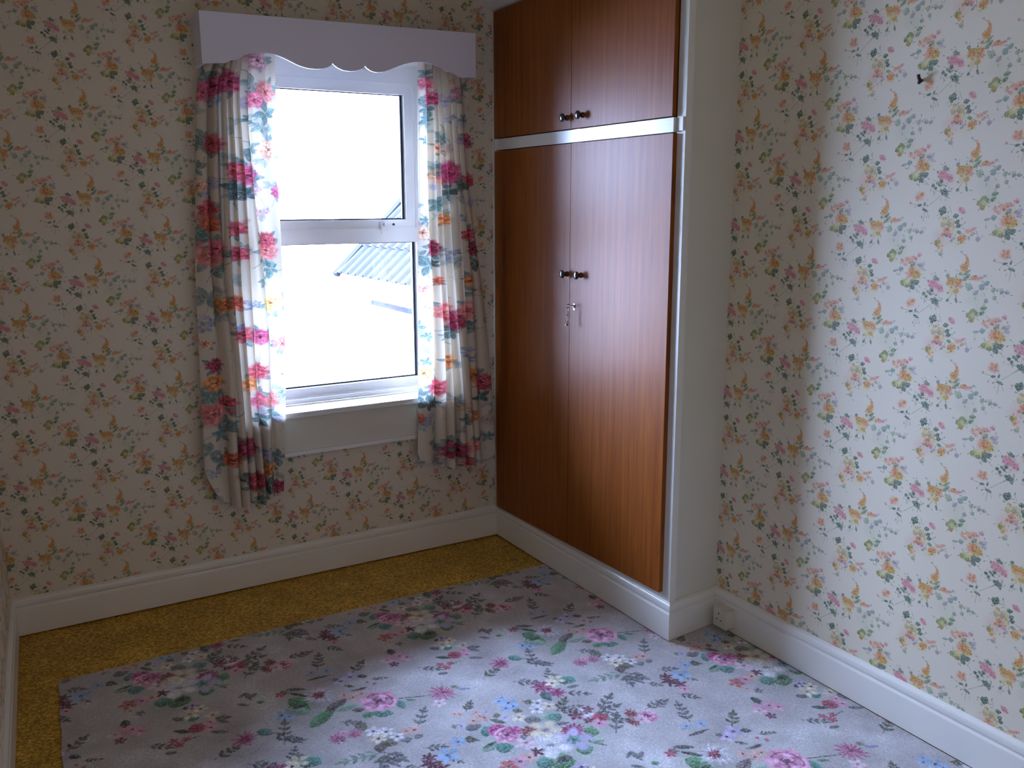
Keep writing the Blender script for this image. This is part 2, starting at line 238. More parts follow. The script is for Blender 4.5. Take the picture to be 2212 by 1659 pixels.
CURT_L=[["fol",-1.273,1.422,0.05,"teal"],["fol",-1.23,1.311,0.04,"teal"],["fol",-1.281,1.202,0.045,"gteal"],["fol",-1.245,1.167,0.035,"gteal"],["fol",-1.281,0.835,0.045,"teal"],["fol",-1.229,0.718,0.045,"teal"],["fol",-1.251,0.679,0.04,"teal"],["fol",-1.295,0.615,0.04,"gteal"],["fol",-1.262,0.568,0.035,"teal"],["fol",-1.1,0.723,0.04,"dteal"],["fol",-1.119,0.394,0.03,"teal"],["fol",-1.077,0.452,0.04,"dteal"],["fol",-1.029,0.555,0.035,"teal"],["fol",-1.044,1.337,0.035,"teal"],["fol",-1.026,1.308,0.035,"teal"],["fol",-1.055,1.264,0.03,"gteal"],["fol",-1.051,0.738,0.035,"teal"],["fol",-1.168,0.496,0.03,"dteal"],["rose",-1.251,1.37,0.052,"coral"],["rose",-1.224,1.388,0.035,"pinkr"],["rose",-1.212,1.179,0.03,"orange"],["dais",-1.288,1.097,0.025,"blue"],["dais",-1.268,1.116,0.02,"blue"],["rose",-1.29,1.034,0.02,"peach"],["rose",-1.26,0.948,0.03,"wine"],["rose",-1.264,0.881,0.036,"orange"],["rose",-1.224,0.794,0.036,"crim"],["rose",-1.276,0.762,0.048,"coral"],["rose",-1.218,0.576,0.032,"rust"],["dais",-1.291,0.523,0.02,"blue"],["dais",-1.306,0.448,0.02,"blue"],["rose",-1.144,1.06,0.034,"crim"],["dais",-1.163,1.088,0.02,"blue"],["rose",-1.099,0.912,0.034,"crim"],["rose",-1.133,0.867,0.03,"orange"],["rose",-1.096,0.8,0.034,"pinkr"],["rose",-1.161,0.617,0.04,"wine"],["rose",-1.132,0.476,0.04,"crim"],["rose",-1.07,0.517,0.028,"orange"],["rose",-1.039,0.431,0.03,"wine"],["dais",-1.091,0.578,0.024,"blue"],["rose",-1.035,1.377,0.038,"coral"],["rose",-1.03,1.175,0.038,"yell"],["rose",-1.001,1.014,0.028,"coral"],["rose",-1.044,0.794,0.034,"coral"],["dais",-1.006,0.789,0.02,"blue"],["dais",-1.108,1.166,0.02,"blue"],["rose",-1.081,1.048,0.03,"mag"],["rose",-1.16,1.182,0.03,"rust"],["rose",-1.142,1.366,0.03,"crim"],["fol",-1.234,1.993,0.045,"teal"],["fol",-1.25,1.79,0.035,"gteal"],["fol",-1.255,1.759,0.035,"gteal"],["fol",-1.066,1.973,0.045,"gteal"],["fol",-1.017,1.882,0.04,"teal"],["fol",-1.081,1.853,0.025,"teal"],["fol",-1.031,1.829,0.03,"gteal"],["fol",-1.071,1.749,0.045,"teal"],["fol",-1.139,1.599,0.045,"dteal"],["fol",-1.103,1.584,0.03,"dteal"],["fol",-1.066,1.643,0.03,"teal"],["fol",-1.282,1.431,0.04,"teal"],["fol",-1.271,1.677,0.03,"gteal"],["rose",-1.237,1.943,0.035,"pinkr"],["rose",-1.2,1.965,0.035,"mag"],["rose",-1.213,1.766,0.034,"crim"],["rose",-1.036,2.067,0.04,"mauve"],["rose",-1.013,1.96,0.04,"coral"],["rose",-1.05,1.927,0.03,"pinkr"],["rose",-1.011,1.75,0.038,"peach"],["rose",-1.093,1.653,0.042,"mag"],["rose",-1.141,1.668,0.034,"crim"],["rose",-1.27,1.615,0.026,"peach"],["rose",-1.244,1.531,0.034,"crim"],["rose",-1.243,1.478,0.036,"rust"],["dais",-1.067,1.594,0.02,"mauve"],["rose",-0.983,1.595,0.025,"mag"],["dais",-1.049,1.513,0.02,"mauve"],["rose",-1.035,1.415,0.03,"crim"],["rose",-1.142,1.984,0.04,"mag"],["dais",-1.209,1.909,0.02,"blue"],["rose",-1.148,1.46,0.03,"crim"]]
CURT_R=[["fol",-0.354,1.93,0.04,"teal"],["fol",-0.355,1.884,0.035,"teal"],["fol",-0.357,2.066,0.03,"teal"],["fol",-0.181,2.02,0.03,"teal"],["fol",-0.26,1.604,0.045,"dteal"],["fol",-0.194,1.634,0.04,"dteal"],["fol",-0.309,1.549,0.035,"teal"],["fol",-0.363,1.803,0.02,"teal"],["fol",-0.371,1.478,0.02,"teal"],["fol",-0.186,1.891,0.03,"gteal"],["fol",-0.29,1.805,0.04,"gteal"],["rose",-0.358,2.026,0.028,"pinkr"],["rose",-0.333,1.971,0.03,"mag"],["rose",-0.379,1.43,0.03,"peach"],["rose",-0.212,1.995,0.03,"mauve"],["rose",-0.16,1.809,0.03,"mag"],["rose",-0.151,1.647,0.032,"crim"],["rose",-0.306,1.663,0.034,"peach"],["rose",-0.255,1.675,0.048,"mag"],["rose",-0.283,1.483,0.026,"orange"],["dais",-0.203,1.488,0.02,"blue"],["rose",-0.172,1.42,0.03,"crim"],["rose",-0.311,1.775,0.02,"peach"],["dais",-0.273,1.957,0.025,"lil"],["dais",-0.254,1.888,0.02,"blue"],["fol",-0.396,1.337,0.04,"teal"],["fol",-0.364,1.295,0.04,"teal"],["fol",-0.332,1.302,0.025,"dteal"],["fol",-0.142,1.295,0.03,"dteal"],["fol",-0.165,1.178,0.035,"gteal"],["fol",-0.254,1.008,0.045,"dteal"],["fol",-0.163,1.024,0.035,"teal"],["fol",-0.407,1.041,0.03,"teal"],["fol",-0.371,0.994,0.025,"teal"],["fol",-0.37,0.701,0.05,"dteal"],["fol",-0.407,0.737,0.04,"teal"],["fol",-0.336,0.697,0.03,"dteal"],["fol",-0.105,0.703,0.04,"dteal"],["fol",-0.191,0.608,0.035,"teal"],["fol",-0.233,0.701,0.03,"gteal"],["fol",-0.332,0.507,0.04,"gteal"],["fol",-0.427,0.441,0.03,"teal"],["fol",-0.066,0.51,0.03,"teal"],["fol",-0.382,0.88,0.025,"teal"],["fol",-0.296,0.988,0.03,"gteal"],["rose",-0.332,1.364,0.034,"wine"],["rose",-0.15,1.359,0.034,"wine"],["dais",-0.256,1.332,0.025,"blue"],["dais",-0.391,1.193,0.016,"coral"],["rose",-0.173,1.224,0.028,"orange"],["rose",-0.29,1.094,0.042,"coral"],["rose",-0.236,1.052,0.046,"wine"],["rose",-0.179,1.095,0.036,"coral"],["rose",-0.277,0.878,0.03,"orange"],["dais",-0.186,0.909,0.022,"blue"],["dais",-0.165,0.876,0.02,"blue"],["rose",-0.388,0.835,0.038,"yell"],["rose",-0.33,0.767,0.038,"crim"],["rose",-0.144,0.807,0.034,"orange"],["rose",-0.1,0.766,0.042,"crim"],["dais",-0.398,0.599,0.026,"blue"],["rose",-0.413,0.636,0.026,"rust"],["rose",-0.151,0.619,0.028,"orange"],["rose",-0.276,0.483,0.042,"wine"],["rose",-0.228,0.468,0.036,"wine"],["rose",-0.157,0.482,0.032,"coral"],["rose",-0.193,0.414,0.028,"crim"],["dais",-0.329,0.422,0.022,"blue"],["rose",-0.308,1.23,0.02,"rust"]]
PAPER=[["line",-0.029,-0.018,0.0009,"stem",0.002,-0.024],["line",0.002,-0.024,0.0009,"stem",0.02,-0.034],["line",0.026,-0.028,0.0009,"stem",0.056,-0.004],["line",0.02,-0.035,0.0009,"stem",0.017,-0.067],["line",0.024,-0.037,0.0009,"stem",0.033,-0.056],["line",0.056,-0.004,0.0009,"stem",0.071,0.008],["line",-0.004,0.045,0.0009,"stem",-0.005,0.027],["line",0.002,0.048,0.0009,"stem",0.026,0.03],["line",0.036,0.014,0.0009,"stem",0.058,0.014],["line",0.127,0.041,0.0009,"stem",0.109,0.016],["line",0.13,0.041,0.0009,"stem",0.138,0.012],["line",0.084,0.063,0.0009,"stem",0.07,0.079],["line",0.091,-0.025,0.0009,"stem",0.099,-0.044],["line",0.132,-0.082,0.0009,"stem",0.18,-0.099],["line",0.135,0.148,0.0009,"stem",0.156,0.135],["line",0.156,0.135,0.0009,"stem",0.155,0.113],["line",0.149,0.088,0.0009,"stem",0.167,0.102],["line",-0.062,0.127,0.0009,"stem",-0.07,0.113],["line",0.156,0.074,0.0009,"stem",0.186,0.082],["line",0.194,0.061,0.0009,"stem",0.214,0.073],["line",0.23,0.053,0.0009,"stem",0.262,0.06],["leaf",-0.004,-0.025,0.006,"dk",0.008,-0.022],["leaf",0.016,-0.025,0.005,"dk",0.018,-0.015],["leaf",0.012,-0.035,0.006,"dk",0.029,-0.04],["leaf",0.061,0.012,0.009,"dk",0.068,0.015],["leaf",0.072,0.011,0.01,"dk",0.074,0.02],["leaf",0.072,0.008,0.01,"dk",0.085,0.013],["leaf",0.078,0.007,0.01,"md",0.082,-0.002],["leaf",0.066,0.007,0.008,"dk",0.074,0.006],["leaf",0.034,0.028,0.009,"dk",0.043,0.029],["leaf",0.045,0.025,0.008,"dk",0.048,0.018],["leaf",0.055,0.028,0.012,"dk",0.059,0.032],["leaf",0.059,0.035,0.01,"dk",0.064,0.044],["leaf",0.047,0.036,0.008,"md",0.055,0.034],["leaf",0.068,0.069,0.009,"md",0.07,0.081],["leaf",0.073,0.069,0.008,"md",0.08,0.074],["leaf",0.047,0.066,0.006,"md",0.051,0.062],["leaf",-0.008,0.055,0.012,"dk",0.006,0.062],["leaf",0.005,0.054,0.012,"dk",0.02,0.061],["leaf",-0.004,0.05,0.012,"dk",0.006,0.038],["leaf",-0.037,0.057,0.012,"ol",-0.02,0.048],["leaf",-0.024,0.063,0.014,"lm",-0.008,0.055],["leaf",-0.026,0.048,0.01,"ol",-0.007,0.047],["leaf",-0.051,0.149,0.01,"gr",-0.035,0.153],["leaf",-0.053,0.133,0.008,"gr",-0.04,0.142],["leaf",-0.043,0.173,0.01,"gy",-0.033,0.168],["leaf",-0.088,0.125,0.012,"ol",-0.075,0.134],["leaf",-0.079,0.139,0.012,"ol",-0.063,0.14],["leaf",-0.08,0.115,0.014,"oc",-0.068,0.121],["leaf",-0.069,0.132,0.01,"ol",-0.059,0.138],["leaf",-0.046,0.09,0.012,"bg",-0.033,0.094],["leaf",-0.006,0.104,0.01,"bg",0.003,0.113],["leaf",0.013,0.106,0.01,"gy",0.029,0.105],["leaf",-0.005,0.099,0.007,"md",-0.009,0.106],["leaf",-0.065,0.085,0.006,"gy",-0.049,0.089],["leaf",0.152,0.088,0.007,"gr",0.165,0.099],["leaf",0.158,0.079,0.007,"gr",0.168,0.09],["leaf",0.15,0.073,0.007,"gr",0.16,0.084],["leaf",0.14,0.092,0.008,"gr",0.143,0.087],["leaf",0.103,0.078,0.009,"md",0.108,0.086],["leaf",0.113,0.071,0.009,"oc",0.121,0.077],["leaf",0.114,0.019,0.007,"md",0.107,0.013],["leaf",0.134,0.024,0.006,"md",0.138,0.012],["leaf",0.113,0.034,0.006,"gy",0.107,0.038],["leaf",0.167,0.048,0.016,"pg",0.171,0.066],["leaf",0.2,0.054,0.014,"bg",0.21,0.065],["leaf",0.212,0.066,0.01,"bg",0.223,0.074],["leaf",0.184,0.038,0.01,"mv",0.195,0.049],["leaf",0.233,0.049,0.01,"pg",0.24,0.059],["leaf",0.238,0.03,0.01,"pg",0.245,0.038],["leaf",0.254,0.052,0.01,"gy",0.265,0.051],["leaf",0.268,0.051,0.009,"gy",0.279,0.05],["leaf",0.062,-0.037,0.012,"dk",0.071,-0.038],["leaf",0.075,-0.039,0.012,"dk",0.077,-0.027],["leaf",0.072,-0.04,0.009,"dk",0.084,-0.041],["leaf",0.069,-0.043,0.009,"dk",0.073,-0.05],["leaf",0.106,-0.053,0.01,"dk",0.12,-0.05],["leaf",0.116,-0.064,0.012,"dk",0.122,-0.071],["leaf",0.117,-0.078,0.01,"dk",0.129,-0.076],["leaf",0.091,-0.076,0.008,"ol",0.101,-0.068],["leaf",0.077,-0.063,0.01,"oc",0.085,-0.056],["leaf",0.071,-0.071,0.016,"cr",0.087,-0.074],["leaf",0.092,-0.063,0.02,"cr",0.108,-0.078],["leaf",0.125,-0.098,0.012,"gr",0.127,-0.09],["leaf",0.064,-0.132,0.012,"ol",0.066,-0.119],["leaf",0.152,-0.109,0.01,"bg",0.158,-0.108],["leaf",0.175,-0.11,0.012,"mv",0.187,-0.11],["leaf",0.072,-0.151,0.01,"pg",0.085,-0.154],["leaf",0.105,-0.114,0.01,"gy",0.109,-0.119],["leaf",0.086,-0.102,0.008,"md",0.095,-0.103],["dot",0.0,0.0,0.0135,"pc"],["dot",0.007,0.006,0.006,"or"],["dot",-0.006,-0.006,0.006,"pc"],["dot",-0.027,-0.017,0.004,"pk"],["dot",0.059,0.057,0.011,"pk"],["dot",0.067,0.063,0.008,"pk"],["dot",0.084,0.048,0.01,"pk2"],["dot",0.076,0.053,0.008,"pk"],["dot",0.089,0.042,0.007,"pk"],["dot",0.064,0.048,0.006,"pk2"],["dot",-0.007,0.085,0.013,"or"],["dot",0.006,0.082,0.013,"or"],["dot",0.014,0.078,0.01,"oc"],["dot",-0.014,0.077,0.009,"pc"],["dot",0.003,0.072,0.008,"oc"],["dot",-0.005,0.091,0.007,"or"],["dot",-0.013,0.118,0.011,"pc"],["dot",-0.024,0.12,0.007,"pc"],["dot",-0.004,0.125,0.007,"pc"],["dot",0.005,0.123,0.005,"pk"],["dot",0.015,0.133,0.007,"pk"],["dot",-0.038,0.113,0.008,"pc"],["dot",0.028,0.11,0.006,"mv"],["dot",0.026,0.097,0.007,"mv"],["dot",-0.028,0.105,0.006,"pc"],["dot",0.151,0.109,0.012,"oc"],["dot",0.147,0.105,0.008,"or"],["dot",0.156,0.115,0.007,"or"],["dot",0.158,0.123,0.006,"or"],["dot",0.156,0.131,0.005,"or"],["dot",0.151,0.139,0.004,"pc"],["dot",0.139,0.148,0.003,"gy"],["dot",0.156,0.102,0.006,"oc"],["dot",0.113,0.066,0.011,"oc"],["dot",0.139,0.066,0.012,"or"],["dot",0.13,0.071,0.008,"oc"],["dot",0.122,0.06,0.01,"or"],["dot",0.126,0.049,0.012,"cr"],["dot",0.12,0.042,0.009,"cr"],["dot",0.134,0.043,0.008,"oc"],["dot",0.143,0.057,0.007,"pc"],["dot",0.109,0.073,0.006,"or"],["dot",0.175,0.08,0.006,"pc"],["dot",0.183,0.082,0.007,"or"],["dot",0.193,0.08,0.006,"pc"],["dot",0.201,0.083,0.005,"pk"],["dot",0.209,0.088,0.004,"gy"],["dot",0.189,0.078,0.005,"pc"],["dot",0.128,-0.037,0.008,"pk"],["dot",0.134,-0.041,0.006,"pk"],["dot",0.122,-0.033,0.005,"pk"],["dot",0.091,-0.091,0.011,"pk"],["dot",0.098,-0.095,0.009,"pc"],["dot",0.088,-0.089,0.007,"or"],["dot",0.101,-0.102,0.008,"pk"],["dot",0.08,-0.101,0.006,"or"],["dot",0.067,-0.124,0.009,"oc"],["dot",0.062,-0.122,0.006,"ol"],["dot",0.076,-0.13,0.008,"cr"],["dot",0.071,-0.136,0.006,"or"],["dot",0.135,-0.112,0.012,"oc"],["dot",0.129,-0.11,0.008,"or"],["dot",0.142,-0.108,0.007,"or"],["dot",0.148,-0.092,0.006,"pc"],["dot",0.156,-0.089,0.006,"pc"],["dot",0.165,-0.085,0.005,"pk"],["dot",0.171,-0.082,0.004,"pc"],["dot",0.163,-0.099,0.005,"pc"],["dot",0.081,-0.145,0.005,"pc"],["dot",0.111,-0.111,0.006,"mv"],["dot",0.08,-0.065,0.007,"cr"],["dot",0.106,-0.089,0.01,"cr"],["dot",-0.075,0.131,0.01,"lm"],["dot",-0.068,0.127,0.008,"lm"],["dot",-0.027,0.055,0.011,"lm"],["dot",-0.014,0.059,0.009,"cr"],["dot",-0.033,0.052,0.007,"ol"]]

# --- wallpaper tile: two half-drop columns of the sprigged flower repeat
PU, PV = 0.258, 0.2925
PC = {k: H(v) for k, v in dict(stem='8c9a7c', dk='4a6650', md='66826a', ol='84843c', lm='aeb878', gr='76946c', gy='9aa596', oc='c39434', bg='8aa698', pg='a6bc96', mv='b9a6b4', cr='d4c28a',
     pc='d89676', pk='d08088', pk2='c47080', **{'or': 'cf8244'}).items()}
for k_ in PC: PC[k_] = tuple(np.array(PC[k_]) * .84 + np.array(H('dad2c1')) * .16)
pap = Canvas(2 * PU, PV, 1560, H('dad2c1'))
for col in (0, 1):
    ox, oy = col * PU, -col * PV / 2
    for x, y, r, c in [(.0, -.0, .02, 'pc'), (.01, .085, .032, 'lm'), (.0, .1, .028, 'or'), (.075, .05, .03, 'pk'), (.125, .05, .035, 'cr'), (.15, .09, .02, 'oc'), (.09, -.08, .04, 'cr'), (.075, -.11, .035, 'pk'), (.12, -.12, .03, 'cr'), (-.05, .14, .03, 'lm'), (.19, .03, .04, 'pg')]:
        pap.ell(ox + x, oy + y, r, r, 0, PC[c], .34, 1.5)
    for e in PAPER:
        k, x, y, w, c = e[:5]
        if k == 'line': pap.cap(ox + x, oy + y, ox + e[5], oy + e[6], w, PC[c], .75)
        elif k == 'leaf':
            mx_, my_ = (x + e[5]) / 2, (y + e[6]) / 2; hx, hy = (e[5] - x) * .62, (e[6] - y) * .62
            pap.leaf(ox + mx_ - hx, oy + my_ - hy, ox + mx_ + hx, oy + my_ + hy, w * 1.3, PC[c], np.array(PC[c]) * .78, .78)
            for i in range(2):      # fine leaflets and grasses round every leaf
                a = rng.uniform(0, 6.28); q = rng.uniform(.008, .018); l = rng.uniform(.004, .008)
                X_, Y_ = ox + mx_ + math.cos(a) * q, oy + my_ + math.sin(a) * q
                pap.leaf(X_, Y_, X_ + math.cos(a + .6) * l, Y_ + math.sin(a + .6) * l, l * .5, PC[('pg', 'gr', 'lm', 'bg', 'ol')[rng.integers(5)]], None, .5)
                pap.cap(X_, Y_, X_ - math.cos(a) * l, Y_ - math.sin(a) * l, .0006, PC['stem'], .5)
        else:
            w *= 1.3
            pap.ell(ox + x, oy + y, w, w * .85, rng.uniform(0, 3), PC[c], .66, .5, .26, 5)
            for i in range(4):
                a = rng.uniform(0, 6.28); q = w * .55
                pap.ell(ox + x + math.cos(a) * q, oy + y + math.sin(a) * q, w * .3, w * .2, a, np.array(PC[c]) * rng.uniform(.66, 1.14), .65, .5, .2, 3)
pap.speckle(H('dad2c1'), .15, 1.75)
paper_img = pap.image('wallpaper_print')

# --- carpet tile
TU, TV = 0.868, 0.885
QC = {k: np.array(H(v)) for k, v in dict(teal='5c9a88', dteal='47706a', green='5f9c68', pgreen='a9c7b0', dark='4a5148', olive='74745c', brown='70605c', grey='807f80', pink='dfa0bd', mag='b8518c', wine='6f2a44', red='b13c55', rust='b0615c',
     peach='d4a79c', cream='dcd3bb', white='dfdfe6', pale='dcc0cc', lilac='bcb3d8', blue='92b2da').items()}
car = Canvas(TU, TV, 930, H('b3aeae'))
car.mottle(.055, 7, (.9, 1.1, 1.2)); car.mottle(.035, 17)
for e in CARPET:
    k, x, y, w, c = e[:5]; cc = QC[c]
    if k == 'leaf':
        car.ell((x + e[5]) / 2, (y + e[6]) / 2, w * 2.0, w * 2.0, 0, cc * .6 + .4 * np.array(H('c8c6cc')), .25, 1.5)
for e in CARPET:
    k, x, y, w, c = e[:5]; cc = QC[c]
    if k == 'leaf': car.leaf(x - (e[5] - x) * .12, y - (e[6] - y) * .12, e[5] + (e[5] - x) * .12, e[6] + (e[6] - y) * .12, w * 1.6, cc * 1.04, cc * .62, .9)
    elif k == 'sprig': car.sprig(x, y, e[5], e[6], w * 1.3, cc * .92)
    elif k == 'line': car.cap(x, y, e[5], e[6], w * .7, cc, .9)
    elif k == 'rose':
        car.rose(x, y, w * 1.05, (cc * np.array((.5, .34, .48)), cc * .95, np.minimum(cc * 1.12 + .03, 1)))
        for i in range(9):
            a = rng.uniform(0, 6.28); q = w * rng.uniform(.2, .8)
            car.cap(x + math.cos(a) * q, y + math.sin(a) * q, x + math.cos(a + .5) * q, y + math.sin(a + .5) * q, .0022, QC['wine'] * .9, .8, .1)
    elif k == 'spiky': car.spiky(x, y, w * 1.12, cc, cc * np.array((.66, .45, .55)) if c in ('pink', 'mag', 'red', 'rust') else cc * .8)
    elif k == 'star': car.star(x, y, w, cc)
    elif k == 'dais': car.dais(x, y, w * 1.25, cc, QC['wine'] * .8 if c in ('pink', 'white', 'peach', 'blue', 'lilac', 'cream') and w < .03 else cc * .6)
car.speckle(H('b3aeae'), .25, 1.65, 3)
# tufts: the print is built of single tufts, so it breaks up into small dots
car.a *= 1 + rng.normal(0, .07, (car.h, car.w, 1)).astype(np.float32)
carpet_img = car.image('carpet_weave')

# --- curtain cloths
CC = {k: np.array(H(v)) for k, v in dict(teal='5f9090', gteal='8aa8a4', dteal='3a5f62', coral='dc7a76', pinkr='d2607a', crim='b03a4a', wine='8a2440', mag='b0406a', mauve='b68a98', orange='cf8247', rust='c0573c', peach='e0a888', yell='e9bd72', blue='8e9cc0', lil='b0a8c4').items()}
def cloth(L, x0, x1, name):
    cv = Canvas(x1 - x0, 1.86, 950, H('ddd2c0'), x0, 0.34, wrap=False)
    for i in range(60):
        cv.ell(rng.uniform(x0, x1), rng.uniform(.34, 2.2), .05, .03, rng.uniform(0, 3), H('cfcfc4'), .35, 1.5)
    for i in range(70):     # pale ghost blooms and leaves printed between the strong ones
        x, z = rng.uniform(x0, x1), rng.uniform(.36, 2.16); r = rng.uniform(.014, .03)
        if i % 3 == 0:
            cc = np.array(H(('cdb4a6', 'd6b9a2', 'c0b2bc', 'b9b6c4')[rng.integers(4)])); cv.rose(x, z, r, (cc * .86, cc, np.minimum(cc * 1.1, 1)), .6)
        else:
            for q in range(4):
                a = rng.uniform(0, 6.28); cv.leaf(x, z, x + math.cos(a) * r * 1.3, z + math.sin(a) * r * 1.3, r * .8, H('a9b4ac'), H('8a9c98'), .5)
    for i in range(34):
        x, z = rng.uniform(x0, x1), rng.uniform(.36, 2.16)
        cv.cap(x, z, x + rng.uniform(-.04, .04), z + rng.uniform(.03, .07), .0012, CC['gteal'], .7, .2)
    for k, x, z, r, c in L:
        if k != 'fol': continue
        a0 = rng.uniform(0, 6.28); cc = CC[c] * .9 + .06
        cv.ell(x, z, r * 1.1, r * .9, a0, cc * .4 + .5, .35, 1.5)
        for i in range(5):
            a = a0 + i * 1.256 + rng.uniform(-.35, .35); q = r * rng.uniform(.75, 1.25)
            cv.leaf(x + math.cos(a) * r * .08, z + math.sin(a) * r * .08, x + math.cos(a) * q, z + math.sin(a) * q, q * .55, cc * rng.uniform(.95, 1.25), cc * .72, .8)
            if i % 2: cv.cap(x, z, x + math.cos(a + .5) * r * 1.6, z + math.sin(a + .5) * r * 1.6, .0012, CC['dteal'], .55, .12)
    for k, x, z, r, c in L:
        r *= 1.1
        if k == 'rose':
            cc = CC[c]
            for i in range(4):
                a = rng.uniform(0, 6.28); cv.leaf(x + math.cos(a) * r * .6, z + math.sin(a) * r * .6, x + math.cos(a) * r * 1.45, z + math.sin(a) * r * 1.45, r * .45, CC['gteal'], CC['teal'] * .8, .75)
            for i in range(9):
                a = i * .7 + rng.uniform(-.2, .2); q = r * .78
                cv.ell(x + math.cos(a) * q, z + math.sin(a) * q * .92, r * .36, r * .28, a, np.minimum(cc * rng.uniform(.85, 1.15) + .06, 1), .85, .6, .2, 4)
                cv.ell(x + math.cos(a) * q * .82, z + math.sin(a) * q * .75, r * .26, r * .10, a + 1.57, cc * np.array((.75, .55, .6)), .5, .8, .2, 3)
            cv.rose(x, z, r * .86, (cc * np.array((.74, .55, .58)), cc, np.minimum(cc * 1.14 + .09, 1)))
        elif k == 'dais':
            for q, dx, dz in ((.9, 0, 0), (.6, .95, .5), (.5, -.7, .8)):
                cv.dais(x + r * dx, z + r * dz, r * q, CC[c] * rng.uniform(.95, 1.1), CC['yell'])
    cv.speckle(H('ddd2c0'), .5, 1.3)
    return cv.image(name)
for k_ in CC: CC[k_] = CC[k_] * .88 + np.array(H('ddd2c0')) * .12
img_cl = cloth(CURT_L, -1.36, -0.92, 'left_curtain_print')
img_cr = cloth(CURT_R, -0.46, -0.02, 'right_curtain_print')

# ------------------------------------------------------------------ materials
class NT:
    def __init__(s, name):
        s.m = bpy.data.materials.new(name); s.m.use_nodes = True; s.t = s.m.node_tree
        s.b = s.t.nodes['Principled BSDF']; s.out = s.t.nodes['Material Output']
    def n(s, kind, **kw):
        nd = s.t.nodes.new('ShaderNode' + kind)
        for k, v in kw.items():
            if hasattr(nd, k) and not k[0].isupper(): setattr(nd, k, v)
        return nd
    def l(s, a, b): s.t.links.new(a, b)
    def set(s, **kw):
        for k, v in kw.items(): s.b.inputs[k.replace('_', ' ')].default_value = v
        return s
def lin(c): return tuple((x / 12.92 if x <= .04045 else ((x + .055) / 1.055) ** 2.4) for x in c) + (1,)

def noise_bump(t, scale, strength, dist, vec=None, detail=4):
    nz = t.n('TexNoise'); nz.inputs['Scale'].default_value = scale; nz.inputs['Detail'].default_value = detail
    if vec is not None: t.l(vec, nz.inputs['Vector'])
    bp = t.n('Bump'); bp.inputs['Strength'].default_value = strength; bp.inputs['Distance'].default_value = dist
    t.l(nz.outputs['Fac'], bp.inputs['Height']); t.l(bp.outputs['Normal'], t.b.inputs['Normal'])
    return nz
def geo(t):
    g = t.n('TexCoord'); return g.outputs['Object']

def plain(name, hexcol, rough=.5, bump=0, bscale=60, var=0.0, spec=.5, metal=0):
    t = NT(name); c = lin(H(hexcol)); t.set(Base_Color=c, Roughness=rough, Specular_IOR_Level=spec, Metallic=metal)
    o = geo(t)
    if var:
        nz = t.n('TexNoise'); nz.inputs['Scale'].default_value = 6; nz.inputs['Detail'].default_value = 5; t.l(o, nz.inputs['Vector'])
        mx = t.n('Mix', data_type='RGBA'); mx.inputs['A'].default_value = tuple(x * (1 - var) for x in c[:3]) + (1,); mx.inputs['B'].default_value = tuple(min(1, x * (1 + var)) for x in c[:3]) + (1,)
        t.l(nz.outputs['Fac'], mx.inputs['Factor']); t.l(mx.outputs['Result'], t.b.inputs['Base Color'])
    if bump: noise_bump(t, bscale, bump, .002, o)
    return t.m

def wallpaper(name, axis, a0, z0, step, rep, sign=1):
    """flat print mapped in metres: axis = the wall's horizontal coordinate"""
    t = NT(name); o = geo(t); sx = t.n('SeparateXYZ'); t.l(o, sx.inputs[0])
    mu = t.n('MapRange', clamp=False); mu.inputs['From Min'].default_value = a0; mu.inputs['From Max'].default_value = a0 + sign * 2 * step
    mv = t.n('MapRange', clamp=False); mv.inputs['From Min'].default_value = z0; mv.inputs['From Max'].default_value = z0 + rep
    t.l(sx.outputs[axis], mu.inputs['Value']); t.l(sx.outputs['Z'], mv.inputs['Value'])
    cb = t.n('CombineXYZ'); t.l(mu.outputs['Result'], cb.inputs[0]); t.l(mv.outputs['Result'], cb.inputs[1])
    im = t.n('TexImage'); im.image = paper_img; im.extension = 'REPEAT'; im.interpolation = 'Linear'; t.l(cb.outputs[0], im.inputs['Vector'])
    # slight yellowing of the old paper
    nz = t.n('TexNoise'); nz.inputs['Scale'].default_value = 1.3; nz.inputs['Detail'].default_value = 3; t.l(o, nz.inputs['Vector'])
    mx = t.n('Mix', data_type='RGBA', blend_type='MULTIPLY'); mx.inputs['B'].default_value = (.96, .92, .82, 1)
    t.l(nz.outputs['Fac'], mx.inputs['Factor']); t.l(im.outputs['Color'], mx.inputs['A']); t.l(mx.outputs['Result'], t.b.inputs['Base Color'])
    # embossed vertical threads
    mp = t.n('Mapping'); mp.inputs['Scale'].default_value = (420, 420, 14); t.l(o, mp.inputs['Vector'])
    nb = t.n('TexNoise'); nb.inputs['Scale'].default_value = 1; t.l(mp.outputs[0], nb.inputs['Vector'])
    bp = t.n('Bump'); bp.inputs['Strength'].default_value = .25; bp.inputs['Distance'].default_value = .0004
    t.l(nb.outputs['Fac'], bp.inputs['Height']); t.l(bp.outputs['Normal'], t.b.inputs['Normal'])
    t.set(Roughness=.62, Specular_IOR_Level=.35)
    return t.m

